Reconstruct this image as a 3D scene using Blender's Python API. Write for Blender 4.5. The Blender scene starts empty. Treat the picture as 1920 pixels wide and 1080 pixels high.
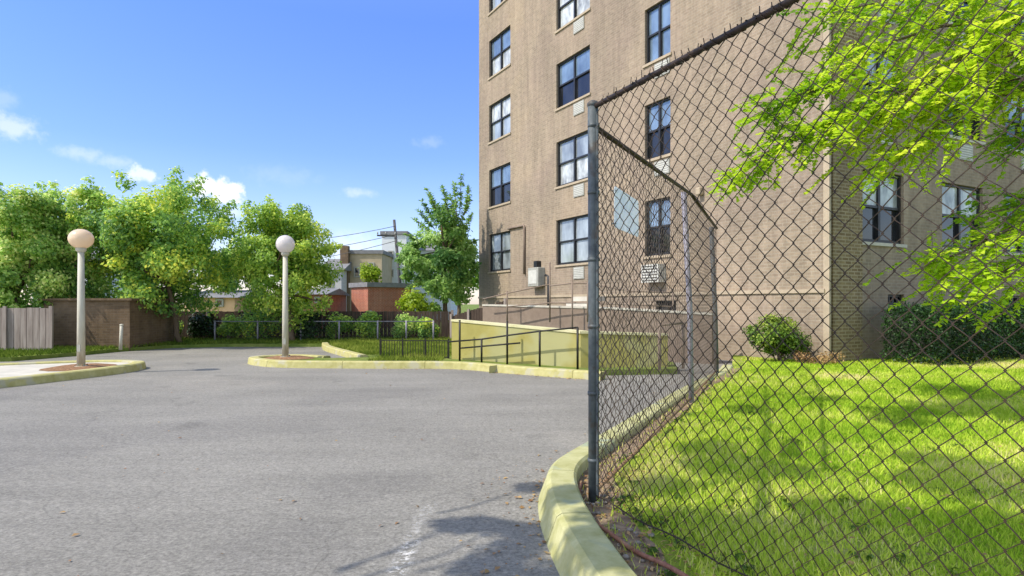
import bpy, math, random
import numpy as np
from mathutils import Vector, Matrix

SC = bpy.context.scene
COL = SC.collection
PI = math.pi
F, HZ, CZ = 1200.0, 570.0, 1.4          # focal length in photo pixels, horizon row, eye height

def at(px, py, Y):                        # photo pixel + distance -> world point
    return Vector(((px-960)/F*Y, Y, CZ+(HZ-py)/F*Y))
def gnd(px, py, z=0.0):                   # photo pixel on a level surface -> world point
    Y = F*(CZ-z)/(py-HZ)
    return Vector(((px-960)/F*Y, Y, z))

# ------------------------------------------------------------------ materials
def new_mat(name):
    m = bpy.data.materials.new(name); m.use_nodes = True
    nt = m.node_tree; nt.nodes.clear()
    out = nt.nodes.new('ShaderNodeOutputMaterial')
    return m, nt, out
def N(nt, t, **kw):
    n = nt.nodes.new(t)
    for k, v in kw.items():
        if k.startswith('i_'):
            n.inputs[k[2:].replace('_', ' ')].default_value = v
        else:
            setattr(n, k, v)
    return n
def ramp(nt, fac, stops):
    r = nt.nodes.new('ShaderNodeValToRGB')
    el = r.color_ramp.elements
    while len(el) < len(stops): el.new(0.5)
    for e, (p, c) in zip(el, stops):
        e.position = p; e.color = (*c, 1)
    nt.links.new(fac, r.inputs[0])
    return r.outputs[0]
def mixc(nt, fac, a, b, mode='MIX'):
    n = nt.nodes.new('ShaderNodeMix'); n.data_type = 'RGBA'; n.blend_type = mode
    for k, v in ((0, fac), (6, a), (7, b)):
        if isinstance(v, (int, float)): n.inputs[k].default_value = v
        elif isinstance(v, tuple): n.inputs[k].default_value = (*v, 1)
        else: nt.links.new(v, n.inputs[k])
    return n.outputs[2]
def noise(nt, co, scale, detail=4, rough=0.6):
    n = N(nt, 'ShaderNodeTexNoise'); n.inputs['Scale'].default_value = scale
    n.inputs['Detail'].default_value = detail; n.inputs['Roughness'].default_value = rough
    nt.links.new(co, n.inputs['Vector'])
    return n.outputs[0]
def principled(nt, out, col, rough=0.7, spec=0.3, metal=0.0, bump=None, bstr=0.3, bdist=0.01):
    p = N(nt, 'ShaderNodeBsdfPrincipled')
    if isinstance(col, tuple): p.inputs['Base Color'].default_value = (*col, 1)
    else: nt.links.new(col, p.inputs['Base Color'])
    if isinstance(rough, float): p.inputs['Roughness'].default_value = rough
    else: nt.links.new(rough, p.inputs['Roughness'])
    p.inputs['Specular IOR Level'].default_value = spec
    p.inputs['Metallic'].default_value = metal
    if bump is not None:
        b = N(nt, 'ShaderNodeBump'); b.inputs['Strength'].default_value = bstr; b.inputs['Distance'].default_value = bdist
        nt.links.new(bump, b.inputs['Height']); nt.links.new(b.outputs[0], p.inputs['Normal'])
    nt.links.new(p.outputs[0], out.inputs[0])
    return p
def worn(name, a, b, scale=6, rough=0.7, spec=0.3, metal=0.0, bstr=0.25, lo=0.35, hi=0.65, stretch=None, third=None):
    m, nt, out = new_mat(name)
    co = N(nt, 'ShaderNodeTexCoord').outputs['Object']
    if stretch:
        mp = N(nt, 'ShaderNodeMapping'); mp.inputs['Scale'].default_value = stretch
        nt.links.new(co, mp.inputs[0]); co = mp.outputs[0]
    n = noise(nt, co, scale, 6, 0.65)
    st = [(lo, a), (hi, b)]
    c = ramp(nt, n, st)
    if third:
        n2 = noise(nt, co, scale*0.37, 3, 0.6)
        f = ramp(nt, n2, [(0.55, (0, 0, 0)), (0.63, (1, 1, 1))])
        c = mixc(nt, f, c, third)
    principled(nt, out, c, rough, spec, metal, noise(nt, co, scale*7, 4), bstr, 0.004)
    return m
def leaf_mat(name, stops, trans=0.35, rough=0.5, spec=0.3):
    m, nt, out = new_mat(name)
    a = N(nt, 'ShaderNodeAttribute'); a.attribute_name = 'tint'
    c = ramp(nt, a.outputs['Fac'], stops)
    p = N(nt, 'ShaderNodeBsdfPrincipled'); nt.links.new(c, p.inputs['Base Color'])
    p.inputs['Roughness'].default_value = rough; p.inputs['Specular IOR Level'].default_value = spec
    t = N(nt, 'ShaderNodeBsdfTranslucent')
    hs = N(nt, 'ShaderNodeHueSaturation'); hs.inputs['Value'].default_value = 1.25; hs.inputs['Hue'].default_value = 0.49
    nt.links.new(c, hs.inputs['Color']); nt.links.new(hs.outputs[0], t.inputs[0])
    mx = N(nt, 'ShaderNodeMixShader'); mx.inputs[0].default_value = trans
    nt.links.new(p.outputs[0], mx.inputs[1]); nt.links.new(t.outputs[0], mx.inputs[2])
    nt.links.new(mx.outputs[0], out.inputs[0])
    return m
def brick_mat(name, c1, c2, mortar, scale=1.0, bw=0.21, bh=0.075, ms=0.008, blotch=0.35, tintc=(0.3, 0.22, 0.17)):
    m, nt, out = new_mat(name)
    co = N(nt, 'ShaderNodeTexCoord').outputs['Object']
    s = N(nt, 'ShaderNodeSeparateXYZ'); nt.links.new(co, s.inputs[0])
    ad = N(nt, 'ShaderNodeMath', operation='ADD'); nt.links.new(s.outputs[0], ad.inputs[0]); nt.links.new(s.outputs[1], ad.inputs[1])
    cb = N(nt, 'ShaderNodeCombineXYZ'); nt.links.new(ad.outputs[0], cb.inputs[0]); nt.links.new(s.outputs[2], cb.inputs[1])
    b = N(nt, 'ShaderNodeTexBrick'); nt.links.new(cb.outputs[0], b.inputs['Vector'])
    b.inputs['Color1'].default_value = (*c1, 1); b.inputs['Color2'].default_value = (*c2, 1); b.inputs['Mortar'].default_value = (*mortar, 1)
    b.inputs['Scale'].default_value = scale; b.inputs['Brick Width'].default_value = bw; b.inputs['Row Height'].default_value = bh
    b.inputs['Mortar Size'].default_value = ms; b.inputs['Bias'].default_value = -0.1
    n1 = noise(nt, co, 0.7, 5, 0.65)
    f1 = ramp(nt, n1, [(0.42, (0, 0, 0)), (0.68, (blotch,)*3)])
    c = mixc(nt, f1, b.outputs['Color'], tintc)
    mp = N(nt, 'ShaderNodeMapping'); mp.inputs['Scale'].default_value = (3, 3, 0.25); nt.links.new(co, mp.inputs[0])
    n2 = noise(nt, mp.outputs[0], 1.3, 4, 0.6)
    f2 = ramp(nt, n2, [(0.3, (0.82,)*3), (0.7, (1.1,)*3)])
    c = mixc(nt, 1.0, c, f2, 'MULTIPLY')
    n3 = noise(nt, co, 9, 3, 0.6)
    f3 = ramp(nt, n3, [(0.3, (0.88,)*3), (0.7, (1.1,)*3)])
    c = mixc(nt, 1.0, c, f3, 'MULTIPLY')
    # big patches of cleaner or re-pointed brickwork, and rusty run-off streaks
    n4 = noise(nt, co, 0.33, 3, 0.5)
    f4 = ramp(nt, n4, [(0.40, (0.88, 0.88, 0.9)), (0.48, (1.0, 1.0, 1.0)), (0.60, (1.0, 1.0, 1.0)), (0.66, (1.10, 1.09, 1.05))])
    c = mixc(nt, 1.0, c, f4, 'MULTIPLY')
    iv = N(nt, 'ShaderNodeMath', operation='SUBTRACT'); iv.inputs[0].default_value = 1.0; nt.links.new(b.outputs['Fac'], iv.inputs[1])
    principled(nt, out, c, 0.88, 0.2, 0, iv.outputs[0], 0.35, 0.01)
    return m

MAT = {}
MAT['brick'] = brick_mat('tan_brick', (0.332, 0.264, 0.192), (0.258, 0.203, 0.147), (0.335, 0.285, 0.22), ms=0.010, tintc=(0.36, 0.27, 0.22))
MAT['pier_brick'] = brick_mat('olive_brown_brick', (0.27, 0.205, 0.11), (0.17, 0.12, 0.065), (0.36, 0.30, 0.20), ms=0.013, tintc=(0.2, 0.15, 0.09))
MAT['red_brick'] = brick_mat('red_brick', (0.42, 0.13, 0.07), (0.34, 0.10, 0.06), (0.4, 0.3, 0.25))
MAT['brown_brick'] = brick_mat('brown_brick', (0.17, 0.115, 0.065), (0.12, 0.08, 0.046), (0.16, 0.12, 0.08))
MAT['stone'] = worn('pale_stone', (0.36, 0.295, 0.21), (0.45, 0.37, 0.27), 4)
MAT['bronze'] = worn('dark_bronze_metal', (0.012, 0.013, 0.015), (0.025, 0.026, 0.03), 8, 0.45, 0.4)
MAT['wire'] = worn('coated_wire', (0.022, 0.016, 0.012), (0.065, 0.042, 0.028), 14, 0.6, 0.3)
MAT['old_wire'] = worn('old_grey_wire', (0.06, 0.045, 0.035), (0.16, 0.13, 0.11), 12, 0.7, 0.3)
MAT['galv'] = worn('weathered_steel', (0.055, 0.068, 0.078), (0.10, 0.12, 0.13), 18, 0.55, 0.4, 0.0, 0.3, third=(0.07, 0.065, 0.06))
MAT['lilac_steel'] = worn('grey_steel', (0.22, 0.21, 0.27), (0.3, 0.29, 0.34), 12, 0.5, 0.4)
MAT['black_metal'] = worn('black_paint', (0.010, 0.010, 0.009), (0.022, 0.02, 0.016), 10, 0.5, 0.35)
MAT['post_paint'] = worn('cream_paint', (0.42, 0.40, 0.33), (0.52, 0.50, 0.42), 5, 0.6, 0.3, stretch=(3, 3, 0.5), third=(0.36, 0.33, 0.26))
def sheet_mat():
    m, nt, out = new_mat('sign_sheet')
    co = N(nt, 'ShaderNodeTexCoord').outputs['Object']
    c = ramp(nt, noise(nt, co, 5, 4), [(0.35, (0.74, 0.80, 0.86)), (0.65, (0.86, 0.89, 0.92))])
    p = principled(nt, out, c, 0.35, 0.4)
    t = N(nt, 'ShaderNodeBsdfTranslucent'); nt.links.new(c, t.inputs[0])
    mx = N(nt, 'ShaderNodeMixShader'); mx.inputs[0].default_value = 0.5
    nt.links.new(p.outputs[0], mx.inputs[1]); nt.links.new(t.outputs[0], mx.inputs[2]); nt.links.new(mx.outputs[0], out.inputs[0])
    return m
MAT['sign'] = sheet_mat()
MAT['rust'] = worn('rusty_iron', (0.20, 0.08, 0.055), (0.38, 0.21, 0.14), 14, 0.85, 0.2, third=(0.30, 0.22, 0.12))
MAT['rust_wire'] = worn('rusty_wire', (0.16, 0.08, 0.045), (0.3, 0.2, 0.11), 12, 0.85, 0.2)
MAT['curb'] = worn('yellow_washed_curb', (0.34, 0.335, 0.14), (0.48, 0.47, 0.255), 7, 0.9, 0.15, bstr=0.5, third=(0.32, 0.36, 0.25))
MAT['yellow_curb'] = worn('yellow_curb_paint', (0.36, 0.335, 0.125), (0.47, 0.44, 0.21), 7, 0.85, 0.2, third=(0.42, 0.40, 0.27))
MAT['concrete'] = worn('concrete', (0.44, 0.42, 0.37), (0.56, 0.53, 0.46), 3, 0.9, 0.2)
MAT['olive'] = worn('olive_paint', (0.29, 0.262, 0.078), (0.36, 0.325, 0.11), 1.6, 0.85, 0.2, third=(0.36, 0.35, 0.17))
MAT['olive_cap'] = worn('pale_cap', (0.50, 0.48, 0.26), (0.60, 0.57, 0.36), 3, 0.8)
MAT['mauve'] = worn('brown_concrete', (0.185, 0.14, 0.11), (0.25, 0.195, 0.155), 2.5, 0.9)
MAT['mulch'] = worn('bark_mulch', (0.16, 0.09, 0.05), (0.32, 0.19, 0.11), 22, 0.95, 0.1, bstr=0.8)
MAT['soil'] = worn('dry_soil', (0.16, 0.11, 0.075), (0.33, 0.25, 0.17), 16, 0.95, 0.1, bstr=0.8)
MAT['pebble'] = worn('pebble', (0.20, 0.17, 0.14), (0.38, 0.33, 0.28), 12, 0.9, 0.2)
MAT['wood_dark'] = worn('dark_boards', (0.045, 0.033, 0.026), (0.095, 0.068, 0.055), 2, 0.9, 0.15, stretch=(6, 6, 0.7))
MAT['wood_grey'] = worn('grey_boards', (0.22, 0.18, 0.16), (0.36, 0.31, 0.28), 2, 0.9, 0.15, stretch=(7, 7, 0.6))
MAT['bark'] = worn('bark', (0.09, 0.065, 0.045), (0.19, 0.145, 0.105), 10, 0.95, 0.1, stretch=(3, 3, 0.6), bstr=0.8)
MAT['roof_grey'] = worn('grey_roofing', (0.16, 0.16, 0.17), (0.24, 0.24, 0.25), 4, 0.9)
MAT['siding_white'] = worn('white_siding', (0.56, 0.60, 0.63), (0.68, 0.71, 0.74), 1.5, 0.7, stretch=(0.4, 0.4, 12))
MAT['siding_grey'] = worn('grey_siding', (0.46, 0.45, 0.47), (0.56, 0.55, 0.57), 1.5, 0.7, stretch=(0.4, 0.4, 12))
MAT['stucco_tan'] = worn('tan_stucco', (0.36, 0.30, 0.20), (0.46, 0.38, 0.27), 2, 0.9)
MAT['stucco_peach'] = worn('peach_stucco', (0.62, 0.40, 0.24), (0.72, 0.48, 0.30), 2, 0.9)
MAT['pole_wood'] = worn('pole_wood', (0.07, 0.07, 0.08), (0.12, 0.115, 0.12), 4, 0.9)
MAT['ac_white'] = worn('off_white_metal', (0.50, 0.50, 0.46), (0.60, 0.60, 0.56), 6, 0.5)
MAT['ac_grey'] = worn('grey_grille', (0.30, 0.30, 0.27), (0.40, 0.40, 0.36), 9, 0.6)
MAT['slot'] = worn('dark_slot', (0.02, 0.02, 0.02), (0.035, 0.035, 0.035), 9, 0.8)
MAT['chalk'] = worn('worn_white_paint', (0.48, 0.47, 0.45), (0.72, 0.71, 0.69), 20, 0.9)

def glass(name, base, rough, ior, scale=1.2):
    m, nt, out = new_mat(name)
    co = N(nt, 'ShaderNodeTexCoord').outputs['Object']
    mp = N(nt, 'ShaderNodeMapping'); mp.inputs['Scale'].default_value = (1, 1, 0.6); nt.links.new(co, mp.inputs[0])
    c = ramp(nt, noise(nt, mp.outputs[0], scale, 3, 0.6), [(0.35, tuple(v*0.55 for v in base)), (0.65, tuple(min(1, v*1.4) for v in base))])
    p = principled(nt, out, c, rough, 0.5, 0, noise(nt, co, 1.1, 1), 0.05, 0.05)
    p.inputs['IOR'].default_value = ior
    return m
MAT['glass_light'] = glass('glass_with_blinds', (0.27, 0.31, 0.34), 0.06, 1.9)
MAT['glass_blue'] = glass('sky_glass', (0.13, 0.19, 0.26), 0.04, 2.1)
MAT['glass_dark'] = glass('dark_glass', (0.02, 0.022, 0.027), 0.05, 1.5)
MAT['glass_curtain'] = glass('curtained_glass', (0.42, 0.45, 0.46), 0.08, 1.5, 3)

def asphalt_mat():
    m, nt, out = new_mat('asphalt')
    co = N(nt, 'ShaderNodeTexCoord').outputs['Object']
    base = ramp(nt, noise(nt, co, 0.45, 6, 0.6), [(0.3, (0.198, 0.190, 0.171)), (0.7, (0.256, 0.246, 0.222))])
    sp = ramp(nt, noise(nt, co, 42, 4, 0.8), [(0.3, (0.5,)*3), (0.5, (1.0,)*3), (0.7, (1.45,)*3)])
    c = mixc(nt, 1.0, base, sp, 'MULTIPLY')
    sp2 = ramp(nt, noise(nt, co, 14, 4, 0.7), [(0.3, (0.8,)*3), (0.7, (1.17,)*3)])
    c = mixc(nt, 1.0, c, sp2, 'MULTIPLY')
    mp = N(nt, 'ShaderNodeMapping'); mp.inputs['Scale'].default_value = (0.35, 2.0, 1); mp.inputs['Rotation'].default_value = (0, 0, 0.12)
    nt.links.new(co, mp.inputs[0])
    st = ramp(nt, noise(nt, mp.outputs[0], 0.9, 4, 0.6), [(0.38, (0.93,)*3), (0.6, (1.03,)*3)])
    c = mixc(nt, 1.0, c, st, 'MULTIPLY')
    # fine hairline cracks that belong to the paving
    v = N(nt, 'ShaderNodeTexVoronoi', feature='DISTANCE_TO_EDGE'); v.inputs['Scale'].default_value = 0.35
    wn = N(nt, 'ShaderNodeTexNoise'); wn.inputs['Scale'].default_value = 1.5; nt.links.new(co, wn.inputs['Vector'])
    wa = N(nt, 'ShaderNodeVectorMath', operation='ADD'); nt.links.new(co, wa.inputs[0]); nt.links.new(wn.outputs[1], wa.inputs[1])
    nt.links.new(wa.outputs[0], v.inputs['Vector'])
    cr = ramp(nt, v.outputs['Distance'], [(0.0, (0.80,)*3), (0.005, (1,)*3)])
    c = mixc(nt, 1.0, c, cr, 'MULTIPLY')
    oil = ramp(nt, noise(nt, co, 1.15, 2, 0.4), [(0.66, (1,)*3), (0.74, (0.80,)*3)])
    c = mixc(nt, 1.0, c, oil, 'MULTIPLY')
    wv = N(nt, 'ShaderNodeTexNoise'); wv.inputs['Scale'].default_value = 0.22; wv.inputs['Detail'].default_value = 2; nt.links.new(co, wv.inputs['Vector'])
    pt = ramp(nt, wv.outputs[0], [(0.42, (0.93, 0.93, 0.94)), (0.435, (1,)*3), (0.60, (1,)*3), (0.61, (1.07, 1.06, 1.05))])
    c = mixc(nt, 1.0, c, pt, 'MULTIPLY')
    principled(nt, out, c, 0.85, 0.25, 0, noise(nt, co, 70, 3, 0.8), 0.45, 0.006)
    return m
MAT['asphalt'] = asphalt_mat()
def turf_mat(name, a, b, straw, amt=0.5):
    m, nt, out = new_mat(name)
    co = N(nt, 'ShaderNodeTexCoord').outputs['Object']
    c = ramp(nt, noise(nt, co, 3.0, 6, 0.7), [(0.35, a), (0.65, b)])
    f = ramp(nt, noise(nt, co, 0.9, 5, 0.65), [(0.5, (0, 0, 0)), (0.66, (amt,)*3)])
    c = mixc(nt, f, c, straw)
    principled(nt, out, c, 0.95, 0.1, 0, noise(nt, co, 60, 3, 0.8), 0.7, 0.02)
    return m
MAT['turf'] = turf_mat('turf', (0.17, 0.24, 0.03), (0.30, 0.36, 0.055), (0.48, 0.42, 0.19))
MAT['far_turf'] = turf_mat('far_turf', (0.10, 0.15, 0.03), (0.19, 0.24, 0.05), (0.3, 0.27, 0.12), 0.3)
def blade_mat(name, stops=None):
    m, nt, out = new_mat(name)
    a = N(nt, 'ShaderNodeAttribute'); a.attribute_name = 'tint'
    c = ramp(nt, a.outputs['Fac'], stops or [(0.0, (0.17, 0.34, 0.025)), (0.45, (0.42, 0.60, 0.045)), (0.8, (0.66, 0.75, 0.11)), (1.0, (0.80, 0.70, 0.34))])
    d = N(nt, 'ShaderNodeBsdfDiffuse'); nt.links.new(c, d.inputs[0])
    t = N(nt, 'ShaderNodeBsdfTranslucent'); nt.links.new(c, t.inputs[0])
    mx = N(nt, 'ShaderNodeMixShader'); mx.inputs[0].default_value = 0.35
    nt.links.new(d.outputs[0], mx.inputs[1]); nt.links.new(t.outputs[0], mx.inputs[2]); nt.links.new(mx.outputs[0], out.inputs[0])
    return m
MAT['blade'] = blade_mat('grass_blade')
MAT['blade_far'] = blade_mat('rough_grass_blade', [(0.0, (0.08, 0.14, 0.02)), (0.5, (0.20, 0.26, 0.04)), (1.0, (0.40, 0.42, 0.10))])
G1 = [(0.0, (0.030, 0.070, 0.012)), (0.5, (0.085, 0.15, 0.022)), (1.0, (0.22, 0.28, 0.05))]
MAT['leaf_a'] = leaf_mat('leaf_soft_green', [(0.0, (0.153, 0.306, 0.077)), (0.5, (0.393, 0.612, 0.131)), (1.0, (0.850, 0.850, 0.328))], 0.5)
MAT['leaf_b'] = leaf_mat('leaf_deep_green', [(0.0, (0.110, 0.241, 0.077)), (0.5, (0.306, 0.534, 0.099)), (1.0, (0.830, 0.850, 0.131))], 0.5)
MAT['leaf_c'] = leaf_mat('leaf_olive', [(0.0, (0.121, 0.252, 0.048)), (0.5, (0.349, 0.547, 0.087)), (1.0, (0.786, 0.850, 0.175))], 0.5)
MAT['leaf_d'] = leaf_mat('leaf_blue_green', [(0.0, (0.075, 0.19, 0.045)), (0.5, (0.24, 0.42, 0.09)), (1.0, (0.52, 0.70, 0.26))], 0.5)
MAT['leaf_lime'] = leaf_mat('leaf_lime', [(0.0, (0.17, 0.28, 0.015)), (0.5, (0.30, 0.44, 0.02)), (1.0, (0.46, 0.56, 0.05))], 0.45)
MAT['leaf_locust'] = leaf_mat('leaf_locust', [(0.0, (0.12, 0.29, 0.015)), (0.3, (0.28, 0.48, 0.018)), (0.6, (0.44, 0.64, 0.025)), (1.0, (0.66, 0.77, 0.06))], 0.5)
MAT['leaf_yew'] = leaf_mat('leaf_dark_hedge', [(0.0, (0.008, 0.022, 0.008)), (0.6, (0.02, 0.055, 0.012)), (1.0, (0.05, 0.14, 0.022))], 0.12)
MAT['leaf_bush'] = leaf_mat('leaf_bush', [(0.0, (0.045, 0.10, 0.012)), (0.5, (0.12, 0.22, 0.02)), (1.0, (0.32, 0.40, 0.06))], 0.3)
MAT['leaf_dry'] = leaf_mat('leaf_dry', [(0.0, (0.22, 0.11, 0.05)), (1.0, (0.48, 0.33, 0.14))], 0.2)

# ------------------------------------------------------------------ mesh building
def wmat(o):
    m = Matrix.LocRotScale(o.location, o.rotation_euler, None)
    return wmat(o.parent) @ m if o.parent else m
def link(name, me, mats, parent=None):
    o = bpy.data.objects.new(name, me); COL.objects.link(o)
    for m in (mats if isinstance(mats, (list, tuple)) else [mats]): me.materials.append(MAT[m])
    if parent: o.parent = parent
    return o
class MB:
    def __init__(s): s.v = []; s.f = []; s.mi = []; s.sm = []
    def add(s, vs, fs, mi=0, smooth=False):
        b = len(s.v); s.v += [tuple(v) for v in vs]
        for f in fs: s.f.append([b+i for i in f]); s.mi.append(mi); s.sm.append(smooth)
        return s
    def box(s, c, d, rz=0.0, mi=0, M=None):
        cs, sn = math.cos(rz), math.sin(rz); vs = []
        for x in (-.5, .5):
            for y in (-.5, .5):
                for z in (-.5, .5):
                    lx, ly = x*d[0], y*d[1]
                    vs.append(Vector((c[0]+lx*cs-ly*sn, c[1]+lx*sn+ly*cs, c[2]+z*d[2])))
        if M: vs = [M @ v for v in vs]
        return s.add(vs, [(0, 1, 3, 2), (4, 6, 7, 5), (0, 4, 5, 1), (2, 3, 7, 6), (0, 2, 6, 4), (1, 5, 7, 3)], mi)
    def bx(s, x0, x1, y0, y1, z0, z1, mi=0):
        return s.box(((x0+x1)/2, (y0+y1)/2, (z0+z1)/2), (x1-x0, y1-y0, z1-z0), 0, mi)
    def tube(s, pts, r, n=8, cap=True, mi=0, smooth=True):
        pts = [Vector(p) for p in pts]; k = len(pts)
        rs = r if isinstance(r, (list, tuple)) else [r]*k
        vs, fs = [], []; up = None
        for i, p in enumerate(pts):
            t = (pts[min(i+1, k-1)]-pts[max(i-1, 0)]).normalized()
            if up is None:
                up = Vector((0, 0, 1)) if abs(t.z) < 0.9 else Vector((1, 0, 0))
            a = t.cross(up).normalized(); up = a.cross(t).normalized()
            for j in range(n):
                an = 2*PI*j/n+PI/n
                vs.append(p+(a*math.cos(an)+up*math.sin(an))*rs[i])
        for i in range(k-1):
            for j in range(n):
                fs.append((i*n+j, i*n+(j+1) % n, (i+1)*n+(j+1) % n, (i+1)*n+j))
        s.add(vs, fs, mi, smooth)
        if cap:
            b = len(s.v)-len(vs)
            s.f.append([b+j for j in range(n)][::-1]); s.mi.append(mi); s.sm.append(False)
            s.f.append([b+(k-1)*n+j for j in range(n)]); s.mi.append(mi); s.sm.append(False)
        return s
    def sphere(s, c, r, nu=20, nv=12, mi=0, sc=(1, 1, 1)):
        vs = [Vector((c[0], c[1], c[2]-r*sc[2]))]; fs = []
        for i in range(1, nv):
            ph = -PI/2+PI*i/nv
            for j in range(nu):
                a = 2*PI*j/nu
                vs.append(Vector((c[0]+r*sc[0]*math.cos(ph)*math.cos(a), c[1]+r*sc[1]*math.cos(ph)*math.sin(a), c[2]+r*sc[2]*math.sin(ph))))
        vs.append(Vector((c[0], c[1], c[2]+r*sc[2])))
        for j in range(nu):
            fs.append((0, 1+(j+1) % nu, 1+j))
            for i in range(nv-2):
                a = 1+i*nu
                fs.append((a+j, a+(j+1) % nu, a+nu+(j+1) % nu, a+nu+j))
            l = 1+(nv-2)*nu
            fs.append((l+j, l+(j+1) % nu, len(vs)-1))
        return s.add(vs, fs, mi, True)
    def prism(s, poly, z0, z1, mi=0):
        n = len(poly)
        vs = [(p[0], p[1], z0) for p in poly]+[(p[0], p[1], z1) for p in poly]
        fs = [tuple(range(n))[::-1], tuple(range(n, 2*n))]
        for i in range(n): fs.append((i, (i+1) % n, n+(i+1) % n, n+i))
        return s.add(vs, fs, mi)
    def build(s, name, mats, parent=None, local=False, bevel=0.0):
        v = s.v
        if parent and not local:
            inv = wmat(parent).inverted(); v = [tuple(inv @ Vector(p)) for p in s.v]
        me = bpy.data.meshes.new(name); me.from_pydata(v, [], s.f)
        me.polygons.foreach_set('material_index', s.mi); me.polygons.foreach_set('use_smooth', s.sm); me.update()
        o = link(name, me, mats, parent)
        if bevel:
            b = o.modifiers.new('bevel', 'BEVEL'); b.width = bevel; b.segments = 2; b.limit_method = 'ANGLE'
        return o
def np_mesh(name, V, nper, mats, parent=None, tint=None, off=None):
    V = np.asarray(V, dtype=np.float32)
    if parent is not None:
        V = V-np.array(wmat(parent).translation, dtype=np.float32)
    n = len(V)//nper
    me = bpy.data.meshes.new(name)
    me.vertices.add(len(V)); me.vertices.foreach_set('co', V.ravel())
    me.loops.add(len(V)); me.loops.foreach_set('vertex_index', np.arange(len(V), dtype=np.int32))
    me.polygons.add(n); me.polygons.foreach_set('loop_start', np.arange(0, len(V), nper, dtype=np.int32))
    me.update(calc_edges=True); me.validate()
    if tint is not None:
        a = me.attributes.new('tint', 'FLOAT', 'FACE'); a.data.foreach_set('value', np.asarray(tint, dtype=np.float32))
    return link(name, me, mats, parent)
def empty(name, loc, rz=0.0):
    o = bpy.data.objects.new(name, None); COL.objects.link(o)
    o.location = loc; o.rotation_euler = (0, 0, rz); o.empty_display_size = 0.3
    return o
def tag(o, label=None, cat=None, group=None, kind=None):
    if label: o['label'] = label
    if cat: o['category'] = cat
    if group: o['group'] = group
    if kind: o['kind'] = kind
    return o
def struct(o): o['kind'] = 'structure'; return o
def nrm(a): return a/(np.linalg.norm(a, axis=1, keepdims=True)+1e-9)
def leaf_quads(P, D, Nn, L, W, fold=0.2):
    D = nrm(D); S = nrm(np.cross(D, Nn)); U = nrm(np.cross(S, D))
    L = L[:, None]; W = W[:, None]
    m = P+D*L*0.45
    V = np.stack([P, m+S*W/2+U*W*fold, P+D*L, m-S*W/2+U*W*fold], 1)
    return V.reshape(-1, 3)
def leaf_cloud(rng, centers, radii, counts, size, asp=0.55, tint_c=None, up=0.5, ctr=None, tj=0.22):
    Ps, Ns, Ts = [], [], []
    for i, (c, r, k) in enumerate(zip(centers, radii, counts)):
        d = nrm(rng.normal(size=(k, 3)))
        rad = rng.random(k)**0.45
        r3 = np.array(r if np.ndim(r) else (r, r, r*0.8))
        Ps.append(np.array(c)+d*rad[:, None]*r3)
        o = d.copy()
        if ctr is not None: o = o*0.5+nrm((np.array(c)-np.array(ctr))[None, :])*0.6
        Ns.append(o+rng.normal(size=(k, 3))*0.55+np.array([0, 0, up]))
        t0 = 0.5 if tint_c is None else tint_c[i]
        Ts.append(np.clip(t0+rng.normal(size=k)*tj, 0, 1))
    P = np.concatenate(Ps); Nn = nrm(np.concatenate(Ns)); T = np.concatenate(Ts)
    D = rng.normal(size=P.shape); D -= Nn*np.sum(D*Nn, 1, keepdims=True); D[:, 2] -= 0.25
    L = size*(0.65+0.7*rng.random(len(P)))
    return leaf_quads(P, D, Nn, L, L*asp), T

# ------------------------------------------------------------------ world, sun, camera
w = bpy.data.worlds.new('World'); SC.world = w; w.use_nodes = True
nt = w.node_tree; nt.nodes.clear()
EL, ROT = math.radians(50), math.radians(248)
sky = N(nt, 'ShaderNodeTexSky'); sky.sky_type = 'NISHITA'; sky.sun_disc = False
sky.sun_elevation = EL; sky.sun_rotation = ROT; sky.air_density = 1.0; sky.dust_density = 0.6; sky.ozone_density = 2.6
tc = N(nt, 'ShaderNodeTexCoord')
gen = tc.outputs['Generated']
def cloud(px, py, sx, sy, gain, soft=0.35, nsc=60):
    d = Vector(((px-960)/F, 1, (HZ-py)/F)).normalized()
    sub = N(nt, 'ShaderNodeVectorMath', operation='SUBTRACT'); nt.links.new(gen, sub.inputs[0]); sub.inputs[1].default_value = d
    ml = N(nt, 'ShaderNodeVectorMath', operation='MULTIPLY'); nt.links.new(sub.outputs[0], ml.inputs[0])
    ml.inputs[1].default_value = (F/sx, F/sx, F/sy)
    ln = N(nt, 'ShaderNodeVectorMath', operation='LENGTH'); nt.links.new(ml.outputs[0], ln.inputs[0])
    nz = noise(nt, gen, nsc, 5, 0.6)
    a = N(nt, 'ShaderNodeMath', operation='MULTIPLY_ADD'); nt.links.new(nz, a.inputs[0]); a.inputs[1].default_value = -2.2
    nt.links.new(ln.outputs['Value'], a.inputs[2])
    mr = N(nt, 'ShaderNodeMapRange', interpolation_type='SMOOTHSTEP'); nt.links.new(a.outputs[0], mr.inputs[0])
    mr.inputs[1].default_value = 0.15; mr.inputs[2].default_value = 0.15-1.0*soft-0.35; mr.inputs[3].default_value = 0; mr.inputs[4].default_value = gain
    return mr.outputs[0]
cl = [cloud(388, 350, 27, 20, 0.9), cloud(420, 362, 30, 22, 0.85), cloud(425, 395, 26, 22, 0.35, 0.9), cloud(268, 326, 22, 13, 0.6), cloud(22, 238, 34, 20, 0.42, 0.8), cloud(8, 185, 22, 16, 0.15, 0.8),
      cloud(150, 288, 34, 13, 0.26, 0.9), cloud(212, 302, 28, 12, 0.24, 0.9), cloud(675, 362, 32, 10, 0.3, 0.9), cloud(805, 266, 28, 11, 0.12, 0.9), cloud(530, 330, 60, 20, 0.08, 0.9), cloud(650, 460, 70, 24, 0.3, 0.9)]
acc = cl[0]
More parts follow.
